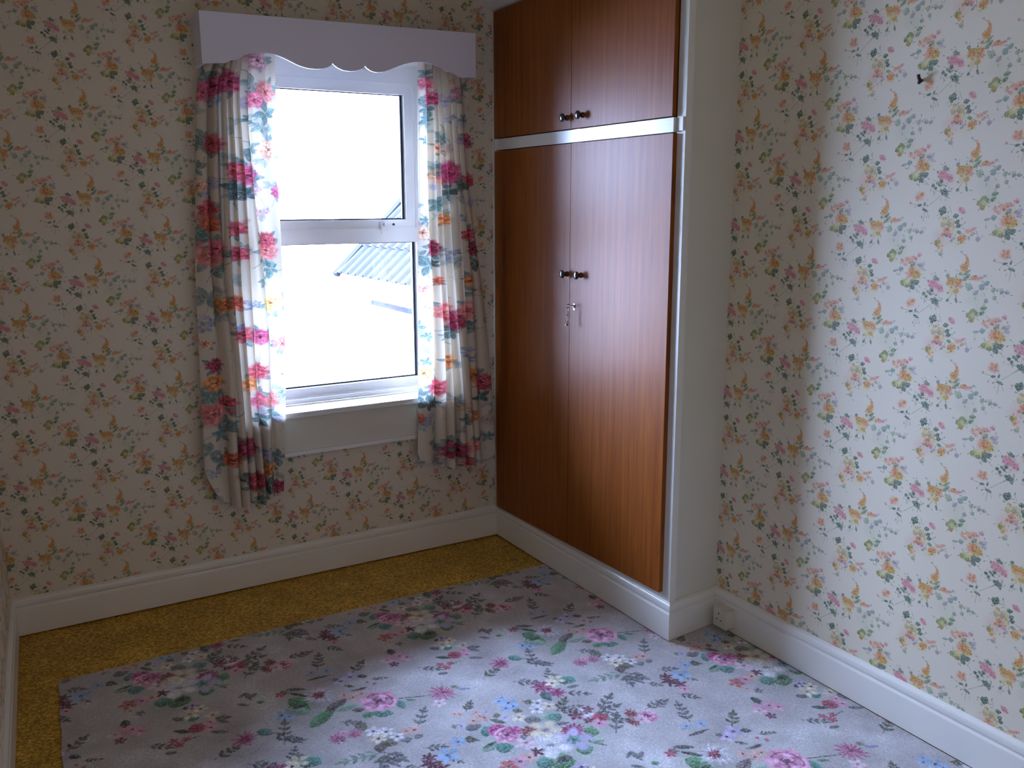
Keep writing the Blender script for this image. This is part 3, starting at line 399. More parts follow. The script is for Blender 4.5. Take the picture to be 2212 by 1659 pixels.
M_paper_back = wallpaper('back_wallpaper', 'X', -1.766, 1.512, .2435, .2875)
M_paper_right = wallpaper('right_wallpaper', 'Y', -1.662, 2.004, .258, .2925, -1)
M_paper_left = wallpaper('left_wallpaper', 'Y', -.1, 1.45, .25, .2875)
M_gloss = plain('white_gloss_paint', 'dcdad2', .22, .05, 25, .02, .5)
M_skirt = plain('cream_gloss_paint', 'e2dfd6', .24, .06, 30, .03, .5)
M_matt = plain('white_wall_paint', 'd2cfc0', .6, .08, 90, .02)
M_pelmet = plain('white_pelmet_paint', 'e2e0ee', .55, .04, 90, .01)
M_ceil = plain('ceiling_paint', 'd8d4c6', .8, .1, 50)
M_upvc = plain('white_upvc', 'eef0f2', .25, 0, 1, 0)
M_gasket = plain('dark_rubber_gasket', '20242c', .6)
M_knob = plain('dark_bronze_knob', '2c1a16', .22, 0, 1, 0, .8)
M_steel = plain('worn_nickel', 'a8a49a', .28, 0, 1, .05, .5, 1.0)
M_socket = plain('cream_white_plastic', 'cfc8b8', .35)
M_black = plain('black_slot', '0a0808', .7)
M_screw = plain('brown_wall_plug', '3a2018', .5)
M_render = plain('white_house_render', 'd8d8d4', .8, .2, 40, .04)
M_ground = plain('pale_yard_concrete', '6e6c66', .9, .2, 10, .1)
M_tile = plain('dark_slate_roof_tile', '1d1d21', .9, .4, 30, .2, .1)
M_ridge = plain('dark_verge_mortar', '141418', .9, .2, 30, .1, .05)
M_gutter = plain('grey_gutter', '1c1c20', .9, 0, 1, 0, .05)

# varnished teak-like veneer: fine vertical grain, a few darker streaks and pores
def veneer(name, off, sapele=0.0):
    t = NT(name); o = geo(t)
    ad = t.n('VectorMath', operation='ADD'); ad.inputs[1].default_value = (0, off, off * 3); t.l(o, ad.inputs[0])
    mp = t.n('Mapping'); mp.inputs['Scale'].default_value = (1, 52, 1.1); t.l(ad.outputs[0], mp.inputs['Vector'])
    n1 = t.n('TexNoise'); n1.inputs['Scale'].default_value = 1; n1.inputs['Detail'].default_value = 8; n1.inputs['Roughness'].default_value = .6; t.l(mp.outputs[0], n1.inputs['Vector'])
    cr = t.n('ValToRGB'); e = cr.color_ramp.elements
    e[0].position = .22; e[0].color = lin(H('743710')); e[1].position = .78; e[1].color = lin(H('9b5a20'))
    x = e.new(.5); x.color = lin(H('894a18')); t.l(n1.outputs['Fac'], cr.inputs['Fac'])
    m2 = t.n('Mapping'); m2.inputs['Scale'].default_value = (1, 260, 7); t.l(ad.outputs[0], m2.inputs['Vector'])
    n2 = t.n('TexNoise'); n2.inputs['Scale'].default_value = 1; n2.inputs['Detail'].default_value = 5; t.l(m2.outputs[0], n2.inputs['Vector'])
    r2_ = t.n('MapRange'); r2_.inputs['From Min'].default_value = .35; r2_.inputs['From Max'].default_value = .65; r2_.inputs['To Min'].default_value = .78; r2_.inputs['To Max'].default_value = 1.08; t.l(n2.outputs['Fac'], r2_.inputs['Value'])
    mx = t.n('VectorMath', operation='SCALE'); t.l(cr.outputs['Color'], mx.inputs[0]); t.l(r2_.outputs['Result'], mx.inputs['Scale'])
    t.l(mx.outputs[0], t.b.inputs['Base Color'])
    bp = t.n('Bump'); bp.inputs['Strength'].default_value = .12; bp.inputs['Distance'].default_value = .0006
    t.l(n2.outputs['Fac'], bp.inputs['Height']); t.l(bp.outputs['Normal'], t.b.inputs['Normal'])
    t.set(Roughness=.42, Specular_IOR_Level=.2)
    return t.m
VEN = [veneer('teak_veneer', i * 1.7) for i in range(4)]

# gold patterned vinyl: small mottled chips of ochre, brown and yellow
def vinyl():
    t = NT('gold_mottled_vinyl'); o = geo(t)
    mp = t.n('Mapping'); mp.inputs['Scale'].default_value = (150, 210, 1); t.l(o, mp.inputs['Vector'])
    wz = t.n('TexNoise'); wz.inputs['Scale'].default_value = .6; t.l(mp.outputs[0], wz.inputs['Vector'])
    am = t.n('VectorMath', operation='ADD'); t.l(mp.outputs[0], am.inputs[0]); t.l(wz.outputs['Color'], am.inputs[1])
    vo = t.n('TexVoronoi'); vo.inputs['Scale'].default_value = 1; t.l(am.outputs[0], vo.inputs['Vector'])
    cr = t.n('ValToRGB'); e = cr.color_ramp.elements; cr.color_ramp.interpolation = 'LINEAR'
    e[0].position = 0; e[0].color = lin(H('866018')); e[1].position = 1; e[1].color = lin(H('e8c45c'))
    for ps, c in ((.3, 'a87c24'), (.55, 'c09632'), (.8, 'd2aa3e')): x = e.new(ps); x.color = lin(H(c))
    sc = t.n('SeparateColor'); t.l(vo.outputs['Color'], sc.inputs[0]); t.l(sc.outputs[0], cr.inputs['Fac'])
    n2 = t.n('TexNoise'); n2.inputs['Scale'].default_value = 7; n2.inputs['Detail'].default_value = 4; t.l(o, n2.inputs['Vector'])
    mr_ = t.n('MapRange'); mr_.inputs['From Min'].default_value = .3; mr_.inputs['From Max'].default_value = .7; mr_.inputs['To Min'].default_value = .8; mr_.inputs['To Max'].default_value = 1.1; t.l(n2.outputs['Fac'], mr_.inputs['Value'])
    mx = t.n('VectorMath', operation='SCALE'); t.l(cr.outputs['Color'], mx.inputs[0]); t.l(mr_.outputs['Result'], mx.inputs['Scale'])
    t.l(mx.outputs[0], t.b.inputs['Base Color'])
    bp = t.n('Bump'); bp.inputs['Strength'].default_value = .3; bp.inputs['Distance'].default_value = .0008; t.l(vo.outputs['Distance'], bp.inputs['Height']); t.l(bp.outputs['Normal'], t.b.inputs['Normal'])
    t.set(Roughness=.5, Specular_IOR_Level=.4); return t.m
M_vinyl = vinyl()

def carpet_mat():
    t = NT('floral_axminster'); o = geo(t); sx = t.n('SeparateXYZ'); t.l(o, sx.inputs[0])
    # slight wobble so the print follows the tufts
    nz = t.n('TexNoise'); nz.inputs['Scale'].default_value = 260; nz.inputs['Detail'].default_value = 1; t.l(o, nz.inputs['Vector'])
    sb = t.n('VectorMath', operation='SUBTRACT'); sb.inputs[1].default_value = (.5, .5, .5); t.l(nz.outputs['Color'], sb.inputs[0])
    sc = t.n('VectorMath', operation='SCALE'); sc.inputs['Scale'].default_value = .009; t.l(sb.outputs[0], sc.inputs[0])
    ad = t.n('VectorMath', operation='ADD'); t.l(o, ad.inputs[0]); t.l(sc.outputs[0], ad.inputs[1])
    sn = t.n('VectorMath', operation='SNAP'); sn.inputs[1].default_value = (.0032, .0032, 1); t.l(ad.outputs[0], sn.inputs[0])   # one colour per tuft
    dv = t.n('VectorMath', operation='DIVIDE'); dv.inputs[1].default_value = (TU, TV, 1); t.l(sn.outputs[0], dv.inputs[0])
    im = t.n('TexImage'); im.image = carpet_img; im.extension = 'REPEAT'; t.l(dv.outputs[0], im.inputs['Vector'])
    n2 = t.n('TexNoise'); n2.inputs['Scale'].default_value = 330; n2.inputs['Detail'].default_value = 2; t.l(o, n2.inputs['Vector'])
    mr_ = t.n('MapRange'); mr_.inputs['From Min'].default_value = .3; mr_.inputs['From Max'].default_value = .7; mr_.inputs['To Min'].default_value = .84; mr_.inputs['To Max'].default_value = 1.1; t.l(n2.outputs['Fac'], mr_.inputs['Value'])
    mx = t.n('VectorMath', operation='SCALE'); t.l(im.outputs['Color'], mx.inputs[0]); t.l(mr_.outputs['Result'], mx.inputs['Scale'])
    t.l(mx.outputs[0], t.b.inputs['Base Color'])
    bp = t.n('Bump'); bp.inputs['Strength'].default_value = .6; bp.inputs['Distance'].default_value = .003; t.l(n2.outputs['Fac'], bp.inputs['Height']); t.l(bp.outputs['Normal'], t.b.inputs['Normal'])
    t.set(Roughness=.95, Specular_IOR_Level=.1, Sheen_Weight=.3); return t.m
M_carpet = carpet_mat()

def cloth_mat(name, img):
    t = NT(name); uv = t.n('TexCoord'); im = t.n('TexImage'); im.image = img; im.extension = 'EXTEND'
    t.l(uv.outputs['UV'], im.inputs['Vector']); t.l(im.outputs['Color'], t.b.inputs['Base Color'])
    t.set(Roughness=.7, Specular_IOR_Level=.25)
    nz = noise_bump(t, 900, .15, .0005, uv.outputs['Object'], 1)
    tr = t.n('BsdfTranslucent'); t.l(im.outputs['Color'], tr.inputs['Color'])
    mx = t.n('MixShader'); mx.inputs[0].default_value = .24
    t.l(t.b.outputs[0], mx.inputs[1]); t.l(tr.outputs[0], mx.inputs[2]); t.l(mx.outputs[0], t.out.inputs['Surface'])
    return t.m
M_cl = cloth_mat('left_chintz', img_cl); M_cr = cloth_mat('right_chintz', img_cr)

def glass():
    t = NT('window_glass'); t.t.nodes.remove(t.b)
    tr = t.n('BsdfTransparent'); gl = t.n('BsdfGlossy'); gl.inputs['Roughness'].default_value = .02
    fr = t.n('Fresnel'); fr.inputs['IOR'].default_value = 1.45
    mx = t.n('MixShader'); t.l(fr.outputs[0], mx.inputs[0]); t.l(tr.outputs[0], mx.inputs[1]); t.l(gl.outputs[0], mx.inputs[2]); t.l(mx.outputs[0], t.out.inputs['Surface'])
    return t.m
M_glass = glass()

# ------------------------------------------------------------------ room shell
LW = 0.053                                   # the left wall runs a little out of square
WY = 0.016                                   # inner face of the window wall
CEIL = 2.46
def lx(y, off=0.0): return -2.001 - off + LW * y      # left skirting face
OX0, OX1, OZ0, OZ1 = -1.138, -0.250, 0.70, 2.125      # window opening
bm = bmesh.new()
for b in ((-2.4, OX0, WY, .30, -.1, CEIL), (OX1, .45, WY, .30, -.1, CEIL), (OX0, OX1, WY, .30, -.1, OZ0), (OX0, OX1, WY, .30, OZ1, CEIL)): box(bm, *b)
struct(fin('wall_back', bm, M_paper_back))
# right wall beside the cupboard
struct(boxo('wall_right', (.258, .45, -4.4, WY, -.1, CEIL), M_paper_right))
# left wall: a slightly angled slab, ending at a wider part of the room behind
bm = bmesh.new(); y1 = -2.45
P = [(lx(WY) - .016, WY), (lx(y1) - .016, y1), (lx(y1) - .30, y1), (-2.4, WY)]
A = [bm.verts.new((x, y, -.1)) for x, y in P]; B = [bm.verts.new((x, y, CEIL)) for x, y in P]
for i in range(4): bm.faces.new((A[i], A[(i + 1) % 4], B[(i + 1) % 4], B[i]))
bm.faces.new(A); bm.faces.new(B)
struct(fin('wall_left', bm, M_paper_left))
struct(boxo('wall_left_return', (-3.3, lx(y1) - .30, y1, y1 + .12, -.1, CEIL), M_paper_back))
struct(boxo('wall_left_rear', (-3.3, -3.15, -4.4, y1, -.1, CEIL), M_paper_left))
struct(boxo('wall_rear', (-3.3, .45, -4.55, -4.4, -.1, CEIL), M_paper_back))
struct(boxo('floor', (-3.3, .45, -4.55, .30, -.12, 0), M_vinyl))
struct(boxo('ceiling', (-3.3, .45, -4.55, .30, CEIL, CEIL + .1), M_ceil))

# skirting boards swept along the room's edge with mitred corners
PROF = [(0, 0.006), (.016, .006), (.018, .008), (.018, .105), (.0176, .1072), (.0165, .1088), (.0150, .1096), (.0122, .1102), (.0112, .1122), (.0118, .1150), (.0148, .1180), (.0164, .1215), (.0170, .1260)] + [(.0055 + .0115 * math.cos(a), .1320 + .0135 * math.sin(a)) for a in np.linspace(.12, 1.45, 9)] + [(.005, .148), (0, .148)]
# wall line (y of the wall face); room lies to the right when walking this way
path = [(lx(-2.43) - .018, -2.43), (lx(0) - .018, .018), (.018, .018), (.018, -1.224), (.260, -1.200), (.260, -4.38)]
PTS = [Vector((x, y, 0)) for x, y in path]
def nrm(a, b):
    d = (b - a).normalized(); return Vector((d.y, -d.x, 0))
def mit(i):
    if i == 0: return nrm(PTS[0], PTS[1])
    if i == len(PTS) - 1: return nrm(PTS[-2], PTS[-1])
    a, b = nrm(PTS[i - 1], PTS[i]), nrm(PTS[i], PTS[i + 1]); s = a + b; return s / s.dot(a)
for i, nm in enumerate(('baseboard_left', 'baseboard_back', 'baseboard_cupboard', 'baseboard_return', 'baseboard_right')):
    bm = bmesh.new(); R = []
    for j in (i, i + 1):
        R.append([bm.verts.new(PTS[j] + mit(j) * o_ + Vector((0, 0, z))) for o_, z in PROF])
    n = len(PROF)
    for k in range(n): bm.faces.new((R[0][k], R[0][(k + 1) % n], R[1][(k + 1) % n], R[1][k]))
    bm.faces.new(R[0]); bm.faces.new(R[1][::-1])
    o = struct(fin(nm, bm, M_skirt))
    for p in o.data.polygons: p.use_smooth = False
    o['kind'] = 'structure'
# corner bead where wallpaper meets the cupboard
struct(boxo('trim_1', (.000, .016, .004, .020, .148, CEIL), M_gloss, bev=.004))

# ------------------------------------------------------------------ window
FY0, FY1 = .17, .235
win = bpy.data.objects.new('window_1', None); COL.objects.link(win); win['kind'] = 'structure'
def wbox(name, b, mat=M_upvc, bev=.004, parent=win): return boxo(name, b, mat, parent, bev)
# plastered reveal
bm = bmesh.new()
box(bm, OX0 - .004, OX0 + .006, WY + .002, .30, OZ0, OZ1); box(bm, OX1 - .006, OX1 + .004, WY + .002, .30, OZ0, OZ1); box(bm, OX0 + .006, OX1 - .006, WY + .002, .30, OZ1 - .006, OZ1 + .004)
fin('reveal', bm, M_gloss, win)
GX0, GX1 = -1.084, -.304
bm = bmesh.new()
box(bm, OX0 + .006, GX0, FY0, FY1, .72, 2.119); box(bm, GX1, OX1 - .006, FY0, FY1, .72, 2.119)
box(bm, GX0, GX1, FY0, FY1, .72, .776); box(bm, GX0, GX1, FY0, FY1, 1.384, 1.446); box(bm, GX0, GX1, FY0, FY1, 2.052, 2.119)
fin('window_frame', bm, M_upvc, win, False, .004)
# stepped sub-sill of the frame
wbox('frame_sill', (OX0 + .006, OX1 - .006, .118, .169, .722, .742), M_upvc, .005)
# upper opening casement
SX0, SX1, SZ0, SZ1 = GX0 - .001, GX1 + .001, 1.4455, 2.0525
sash = bpy.data.objects.new('upper_sash', None); COL.objects.link(sash); sash.parent = win
bm = bmesh.new()
box(bm, SX0, SX0 + .044, FY0 + .006, FY1 - .005, SZ0, SZ1); box(bm, SX1 - .044, SX1, FY0 + .006, FY1 - .005, SZ0, SZ1)
box(bm, SX0 + .044, SX1 - .044, FY0 + .006, FY1 - .005, SZ0, SZ0 + .036); box(bm, SX0 + .044, SX1 - .044, FY0 + .006, FY1 - .005, SZ1 - .046, SZ1)
fin('sash_frame', bm, M_upvc, sash, False, .005)
boxo('pane', (SX0 + .038, SX1 - .038, .203, .207, SZ0 + .03, SZ1 - .04), M_glass, sash)
wbox('pane', (GX0 - .005, GX1 + .005, .203, .207, .770, 1.390), M_glass, 0)
def gasket(parent, x0, x1, z0, z1, y=.196, w=.006):
    bm = bmesh.new()
    box(bm, x0, x0 + w, y, y + .005, z0, z1); box(bm, x1 - w * 1.8, x1, y, y + .005, z0, z1); box(bm, x0 + w, x1 - w, y, y + .005, z0, z0 + w); box(bm, x0 + w, x1 - w, y, y + .005, z1 - w * .6, z1)
    return fin('gasket', bm, M_gasket, parent)
gasket(sash, SX0 + .044, SX1 - .044, SZ0 + .036, SZ1 - .046)
gasket(win, GX0, GX1, .776, 1.384)
# casement fastener: plate, spindle and blade
hd = boxo('window_handle', (-.475, -.435, FY0 - .004, FY0 + .007, 1.452, 1.472), M_upvc, sash, .003)
bm = bmesh.new(); tube(bm, [(-.455, FY0 + .004, 1.462), (-.455, FY0 - .022, 1.462)], .007, 12)
box(bm, -.462, -.340, FY0 - .030, FY0 - .020, 1.456, 1.468)
box(bm, -.475, -.445, FY0 - .016, FY0 - .004, 1.440, 1.456)
fin('handle_blade', bm, M_upvc, sash, False, .0025)
lathe('handle_button', [(0, .005), (.004, .005), (.0045, .004)], M_gasket, sash, (-.425, FY0 - .030, 1.462), (0, -1, 0), 12)
wbox('fastener_keep', (-.470, -.420, FY0 - .005, FY0 + .002, 1.418, 1.436), M_upvc, .002)
wbox('hinge_cap', (-.905, -.875, FY0 - .004, FY0 + .002, 1.415, 1.437), M_upvc, .002)
# sill board and boxed apron
sill = wbox('window_sill', (-1.21, -.200, -.032, .118, .700, .7215), M_gloss, .006)
apron = wbox('sill_apron', (-1.19, -.215, -.018, WY + .001, .556, .700), M_matt, .001)
bm = bmesh.new(); box(bm, -1.19, -.215, -.024, WY + .001, .540, .557)
fin('apron_bead', bm, M_gloss, win, False, .004)
wbox('apron_line', (-1.19, -.215, -.0195, -.017, .5635, .5665), M_gloss, 0)

# ------------------------------------------------------------------ pelmet
SC = [(-1.240, 2.212), (-1.241, 2.036), (-1.160, 2.043), (-1.143, 2.053), (-1.114, 2.059), (-1.100, 2.069), (-1.088, 2.077), (-1.065, 2.084), (-1.038, 2.088), (-1.010, 2.089), (-.987, 2.087), (-.960, 2.080), (-.936, 2.071), (-.910, 2.060), (-.885, 2.051), (-.860, 2.046), (-.832, 2.045),
      (-.812, 2.046), (-.796, 2.050), (-.780, 2.057), (-.768, 2.064), (-.761, 2.070), (-.753, 2.063), (-.741, 2.055), (-.720, 2.048), (-.695, 2.046), (-.675, 2.048), (-.658, 2.053), (-.645, 2.059), (-.638, 2.064), (-.631, 2.070), (-.624, 2.063), (-.610, 2.055), (-.596, 2.051), (-.582, 2.050),
      (-.558, 2.053), (-.533, 2.061), (-.503, 2.074), (-.474, 2.086), (-.440, 2.096), (-.403, 2.102), (-.378, 2.102), (-.353, 2.099), (-.332, 2.095), (-.312, 2.089), (-.292, 2.081), (-.277, 2.073), (-.260, 2.073), (-.243, 2.066), (-.228, 2.058), (-.218, 2.055), (-.147, 2.058), (-.147, 2.231)]
pel = empty('pelmet', (-.694, WY, 2.2), 'white painted wooden pelmet with scalloped lower edge above the window', 'pelmet')
bm = bmesh.new(); low = SC[1:-1]; ta, tb = SC[0], SC[-1]; cols = []
for x, z in low:
    zt = ta[1] + (tb[1] - ta[1]) * (x - ta[0]) / (tb[0] - ta[0])
    cols.append([bm.verts.new(p) for p in ((x, -.110, z), (x, -.110, zt), (x, -.098, zt), (x, -.098, z))])
for P_, Q_ in zip(cols, cols[1:]):
    for k in range(4): bm.faces.new((P_[k], Q_[k], Q_[(k + 1) % 4], P_[(k + 1) % 4]))
bm.faces.new(cols[0]); bm.faces.new(cols[-1][::-1])
attach(fin('front_board', bm, M_pelmet), pel)
attach(boxo('side_board', (-1.240, -1.228, -.098, WY, 2.036, 2.212), M_pelmet), pel)
attach(boxo('side_board', (-.159, -.147, -.098, WY, 2.058, 2.231), M_pelmet), pel)
prism_top = fin('top_board', (lambda b_: b_)(box(bmesh.new(), -1.228, -.159, -.098, WY, 2.199, 2.211)), M_pelmet); attach(prism_top, pel)

rail = empty('curtain_rail', (-.694, WY, 2.14), 'white plastic curtain rail half hidden behind the pelmet', 'curtain rail')
attach(boxo('track', (-1.22, -.165, -.047, -.031, 2.128, 2.144), M_upvc, None, .002), rail)
for x in (-1.1, -.69, -.3): attach(boxo('bracket', (x - .01, x + .01, -.031, WY, 2.130, 2.150), M_upvc, None, .002), rail)

# ------------------------------------------------------------------ curtains
def interp(t, pts):
    for (a, va), (b, vb) in zip(pts, pts[1:]):
        if t <= b:
            k = 0 if b == a else (t - a) / (b - a); k = min(max(k, 0), 1); return va + (vb - va) * k
    return pts[-1][1]
def curtain(name, label, xl, xr, zb, top, bot, mat, img0, y0):
    """top / bot: knots (t, pleats so far, depth) at rail and hem; the cloth doubles back on itself in every pleat"""
    nt, nz = 420, 130; ztop = 2.126
    vs = []; uvs = []; fs = []
    def knots(t, K):
        for (a, pa, da), (b, pb, db) in zip(K, K[1:]):
            if t <= b or b == K[-1][0]:
                k = (t - a) / (b - a); ks = k * k * (3 - 2 * k)
                return pa + (pb - pa) * k, da + (db - da) * ks, (b - a) / max(pb - pa, .01)
    for j in range(nz + 1):
        v = j / nz
        for i in range(nt + 1):
            t = i / nt; z = ztop + (interp(t, zb) - ztop) * v
            h = min(max((2.15 - z) / 1.7, 0), 1)
            pt, dt, lt = knots(t, top); pb, db, lb = knots(t, bot)
            ph = 2 * math.pi * (pt + (pb - pt) * h) + .25 * math.sin(3.3 * z + 6 * t); dep = dt + (db - dt) * h; lam = min(lt + (lb - lt) * h, .22)
            xa, xb = interp(2.2 - z, xl), interp(2.2 - z, xr); w = xb - xa
            e = min(1, t / .04, (1 - t) / .04)
            y = y0 - dep * (.5 - .5 * math.cos(ph)) - .0025 * math.sin(4.1 * z + 11 * t)
            x = xa + w * t - .27 * lam * w * math.sin(ph) * e * (1.0 if lam < .12 else .35) + .004 * math.sin(6 * z + 9 * t) * e
            vs.append((x, y, z)); uvs.append(((xa + w * t - img0) / .44, (z - .34) / 1.86))
    for j in range(nz):
        for i in range(nt):
            a = j * (nt + 1) + i; fs.append((a, a + 1, a + nt + 2, a + nt + 1))
    me = bpy.data.meshes.new(name); me.from_pydata(vs, [], fs); ul = me.uv_layers.new(name='UVMap')
    idx = np.empty(len(me.loops), np.int32); me.loops.foreach_get('vertex_index', idx)
    ul.data.foreach_set('uv', np.array(uvs, np.float32)[idx].ravel()); me.update()
    o = link(name, me, mat, None, True); o['label'] = label; o['category'] = 'curtain'; o['group'] = 'floral curtains at the window'
    return o
# (crease position at the top, at the hem, depth)
curtain('curtain', 'floral cream curtain with red roses, the longer one left of the window',
        [(.06, -1.216), (.15, -1.219), (.21, -1.246), (.3, -1.262), (.9, -1.303), (1.64, -1.322), (1.73, -1.318), (1.9, -1.30)], [(.1, -.965), (.9, -.975), (1.2, -.982), (1.5, -1.0), (1.9, -1.028)],
        [(0, .54), (.04, .50), (.10, .44), (.15, .415), (.22, .398), (.40, .380), (.47, .372), (.52, .392), (.62, .382), (.72, .375), (.80, .390), (1, .388)],
        [(0, .25, .018), (.15, 1, .045), (.33, 3, .05), (.46, 4.6, .04), (.60, 6, .05), (.70, 6.7, .03), (1, 7.4, .016)], [(0, .3, .016), (.30, 1, .05), (.46, 2.5, .06), (.60, 3.9, .045), (.74, 4.9, .06), (.86, 5.8, .035), (1, 6.3, .02)], M_cl, -1.36, -.040)
curtain('curtain', 'floral cream curtain with crimson roses, the shorter one right of the window beside the cupboard',
        [(.1, -.386), (.9, -.398), (1.9, -.430)], [(.06, -.176), (.14, -.172), (.2, -.156), (.35, -.150), (.6, -.128), (.95, -.092), (1.4, -.055), (1.9, -.034)],
        [(0, .436), (.2, .425), (.3, .410), (.5, .386), (.62, .384), (.75, .39), (.85, .395), (.93, .405), (1, .416)],
        [(0, .3, .02), (.20, 1, .04), (.40, 3.4, .036), (.52, 4.2, .045), (.85, 7, .042), (1, 7.6, .02)], [(0, .3, .016), (.24, 1, .045), (.72, 5, .05), (.80, 5.8, .035), (1, 6.5, .02)], M_cr, -.46, -.040)

# ------------------------------------------------------------------ built-in wardrobe
FX = .012                                    # face frame plane
ward = empty('wardrobe', (.13, -.6, 0), 'built-in corner wardrobe with brown wood veneer doors in a white frame', 'wardrobe')
def wp_(o): return attach(o, ward)
# carcass behind the frame (side panel is the white painted return next to the right wall)
bm = bmesh.new()
P = [(FX + .006, -1.224), (.262, -1.200), (.262, -1.185), (FX + .006, -1.205)]
A = [bm.verts.new((x, y, .146)) for x, y in P]; B = [bm.verts.new((x, y, CEIL)) for x, y in P]
for i in range(4): bm.faces.new((A[i], A[(i + 1) % 4], B[(i + 1) % 4], B[i]))
bm.faces.new(A); bm.faces.new(B); wp_(fin('side_panel', bm, M_matt))
wp_(boxo('corner_stile', (FX, .04, -1.2285, -1.187, .146, CEIL), M_gloss, None, .006, 4))
wp_(boxo('wall_stile', (FX, .04, -.030, WY - .002, .146, CEIL), M_gloss, None, .003))
wp_(boxo('centre_stile', (.018, .04, -.63, -.575, .146, 2.36), M_gloss))
wp_(boxo('top_rail', (FX, .04, -1.187, -.012, 2.345, CEIL), M_gloss, None, .004))
wp_(boxo('bottom_rail', (FX, .04, -1.187, -.012, .146, .19), M_gloss, None, .004))
mid = wp_(boxo('middle_rail', (-.004, .04, -1.188, -.010, 1.776, 1.822), M_gloss, None, .009, 5))
wp_(boxo('rail_end', (.006, .03, -1.222, -1.1885, 1.779, 1.822), M_gloss, None, .003))
wp_(prism('cornice', [(.02, 2.346), (.004, 2.350), (-.012, 2.358), (-.040, 2.374), (-.054, 2.392), (-.056, 2.40), (-.066, 2.405), (-.066, CEIL), (.02, CEIL)], lambda p, q, t: Vector((p, t, q)), -1.23, WY - .001, M_gloss))
wp_(boxo('back_board', (.045, .05, -1.19, 0.0, .1, CEIL), M_black))
def knob(door, y, z):
    k = attach(lathe('knob', [(0, .0105), (.003, .0108), (.005, .0092), (.010, .0082), (.014, .0080), (.017, .0098), (.019, .0134), (.022, .0156), (.0255, .0156), (.0285, .0130), (.0305, .0070), (.031, .001)], M_knob, None, (-.0065, y, z), (-1, 0, 0), 28), ward)
    k.parent = door; k.matrix_parent_inverse = door.matrix_world.inverted(); return k
doors = []
for i, (ya, yb, za, zb) in enumerate(((-.5995, -.013, 1.826, 2.343), (-1.183, -.6025, 1.826, 2.343), (-.6025, -.014, .150, 1.772), (-1.190, -.6050, .178, 1.772))):
    if i == 2:      # lower left door: its foot runs down with the skirting top
        o = boxo('door', (-.0065, .0115, ya, yb, .152, zb), VEN[i], None, .0012)
    else:
        o = boxo('door', (-.0065, .0115, ya, yb, za, zb), VEN[i], None, .0012)
    if i > 1:
        for vv in o.data.vertices:
            if vv.co.z < .5: vv.co.z += .152 - (za if i == 3 else .152) + .024 * (-vv.co.y / 1.19)
    wp_(o); doors.append(o)
bpy.context.view_layer.update()
knob(doors[0], -.576, 1.868); knob(doors[1], -.679, 1.870); knob(doors[2], -.584, 1.2775); knob(doors[3], -.681, 1.2790)
# keyhole plate with slot on the right-hand lower door
esc = attach(boxo('escutcheon', (-.0085, -.0062, -.642, -.634, 1.140, 1.166), M_steel, None, .0008), ward)
esc.parent = doors[3]; esc.matrix_parent_inverse = doors[3].matrix_world.inverted()

# keys: one turned in the lock, one hanging from it on a loop of wire
def key(name, label, org, R, bowr, ln, loop=False):
    e = empty(name, org, label, 'key', 'wardrobe keys')
    def T(p): return Vector(org) + R @ Vector(p)
    bm = bmesh.new(); tube(bm, [T((bowr * 1.0 * math.cos(a), 0, bowr * .85 * math.sin(a))) for a in np.linspace(0, 2 * math.pi, 20, endpoint=False)], .0017, 8, True)
    attach(fin('bow', bm, M_steel, None, True), e)
    bm = bmesh.new(); tube(bm, [T((bowr, 0, 0)), T((bowr + ln * .5, 0, 0)), T((bowr + ln, 0, 0))], .0019, 10)
    attach(fin('shank', bm, M_steel, None, True), e)
    bm = bmesh.new(); a, b, c = bowr + ln - .008, bowr + ln - .002, .0105
    vs = [bm.verts.new(T(p)) for p in ((a, -.0008, 0), (b, -.0008, 0), (b, -.0008, -c), (a, -.0008, -c), (a, .0008, 0), (b, .0008, 0), (b, .0008, -c), (a, .0008, -c))]
    for f in ((0, 1, 2, 3), (4, 7, 6, 5), (0, 4, 5, 1), (1, 5, 6, 2), (2, 6, 7, 3), (3, 7, 4, 0)): bm.faces.new([vs[i] for i in f])
    attach(fin('bit', bm, M_steel), e)
    return e
I3 = Matrix.Identity(3)
k1 = key('key', 'small steel key pushed into the lock of the lower wardrobe door', (-.036, -.637, 1.158), Matrix.Rotation(math.radians(-3), 3, 'Y'), .0075, .024)
bm = bmesh.new(); tube(bm, [(-.038 + .001 * math.sin(a), -.637 + .0065 * math.cos(a), 1.1455 + .0115 * math.sin(a)) for a in np.linspace(0, 2 * math.pi, 24, endpoint=False)], .0006, 6, True)
attach(fin('wire_loop', bm, M_steel, None, True), k1)
key('key', 'second steel key hanging by a wire loop below the one in the lock', (-.038, -.637, 1.130), Matrix.Rotation(math.radians(88), 3, 'Y'), .0062, .043)

# ------------------------------------------------------------------ carpet
bm = bmesh.new()
left_edge = [(lx(y) + .118 + .002 * math.sin(y * 31), y) for y in np.linspace(-.416, -2.43, 40)]
top_edge = [(x, -.418 - .004 * math.sin(x * 3.1 + 1) + .0012 * math.sin(x * 57)) for x in np.linspace(-1.895, -.002, 60)]
outline = left_edge[::-1] + top_edge[1:] + [(-.001, -1.2435), (.240, -1.2195), (.240, -4.36), (-3.12, -4.36), (-3.12, -2.47), (-2.14, -2.47)]
V0 = [bm.verts.new((x, y, .0005)) for x, y in outline]; V1 = [bm.verts.new((x, y, .0065)) for x, y in outline]; n = len(outline)
for i in range(n): bm.faces.new((V0[i], V0[(i + 1) % n], V1[(i + 1) % n], V1[i]))
bm.faces.new(V1); bm.faces.new(V0[::-1])
bmesh.ops.triangulate(bm, faces=[f for f in bm.faces if len(f.verts) > 4])
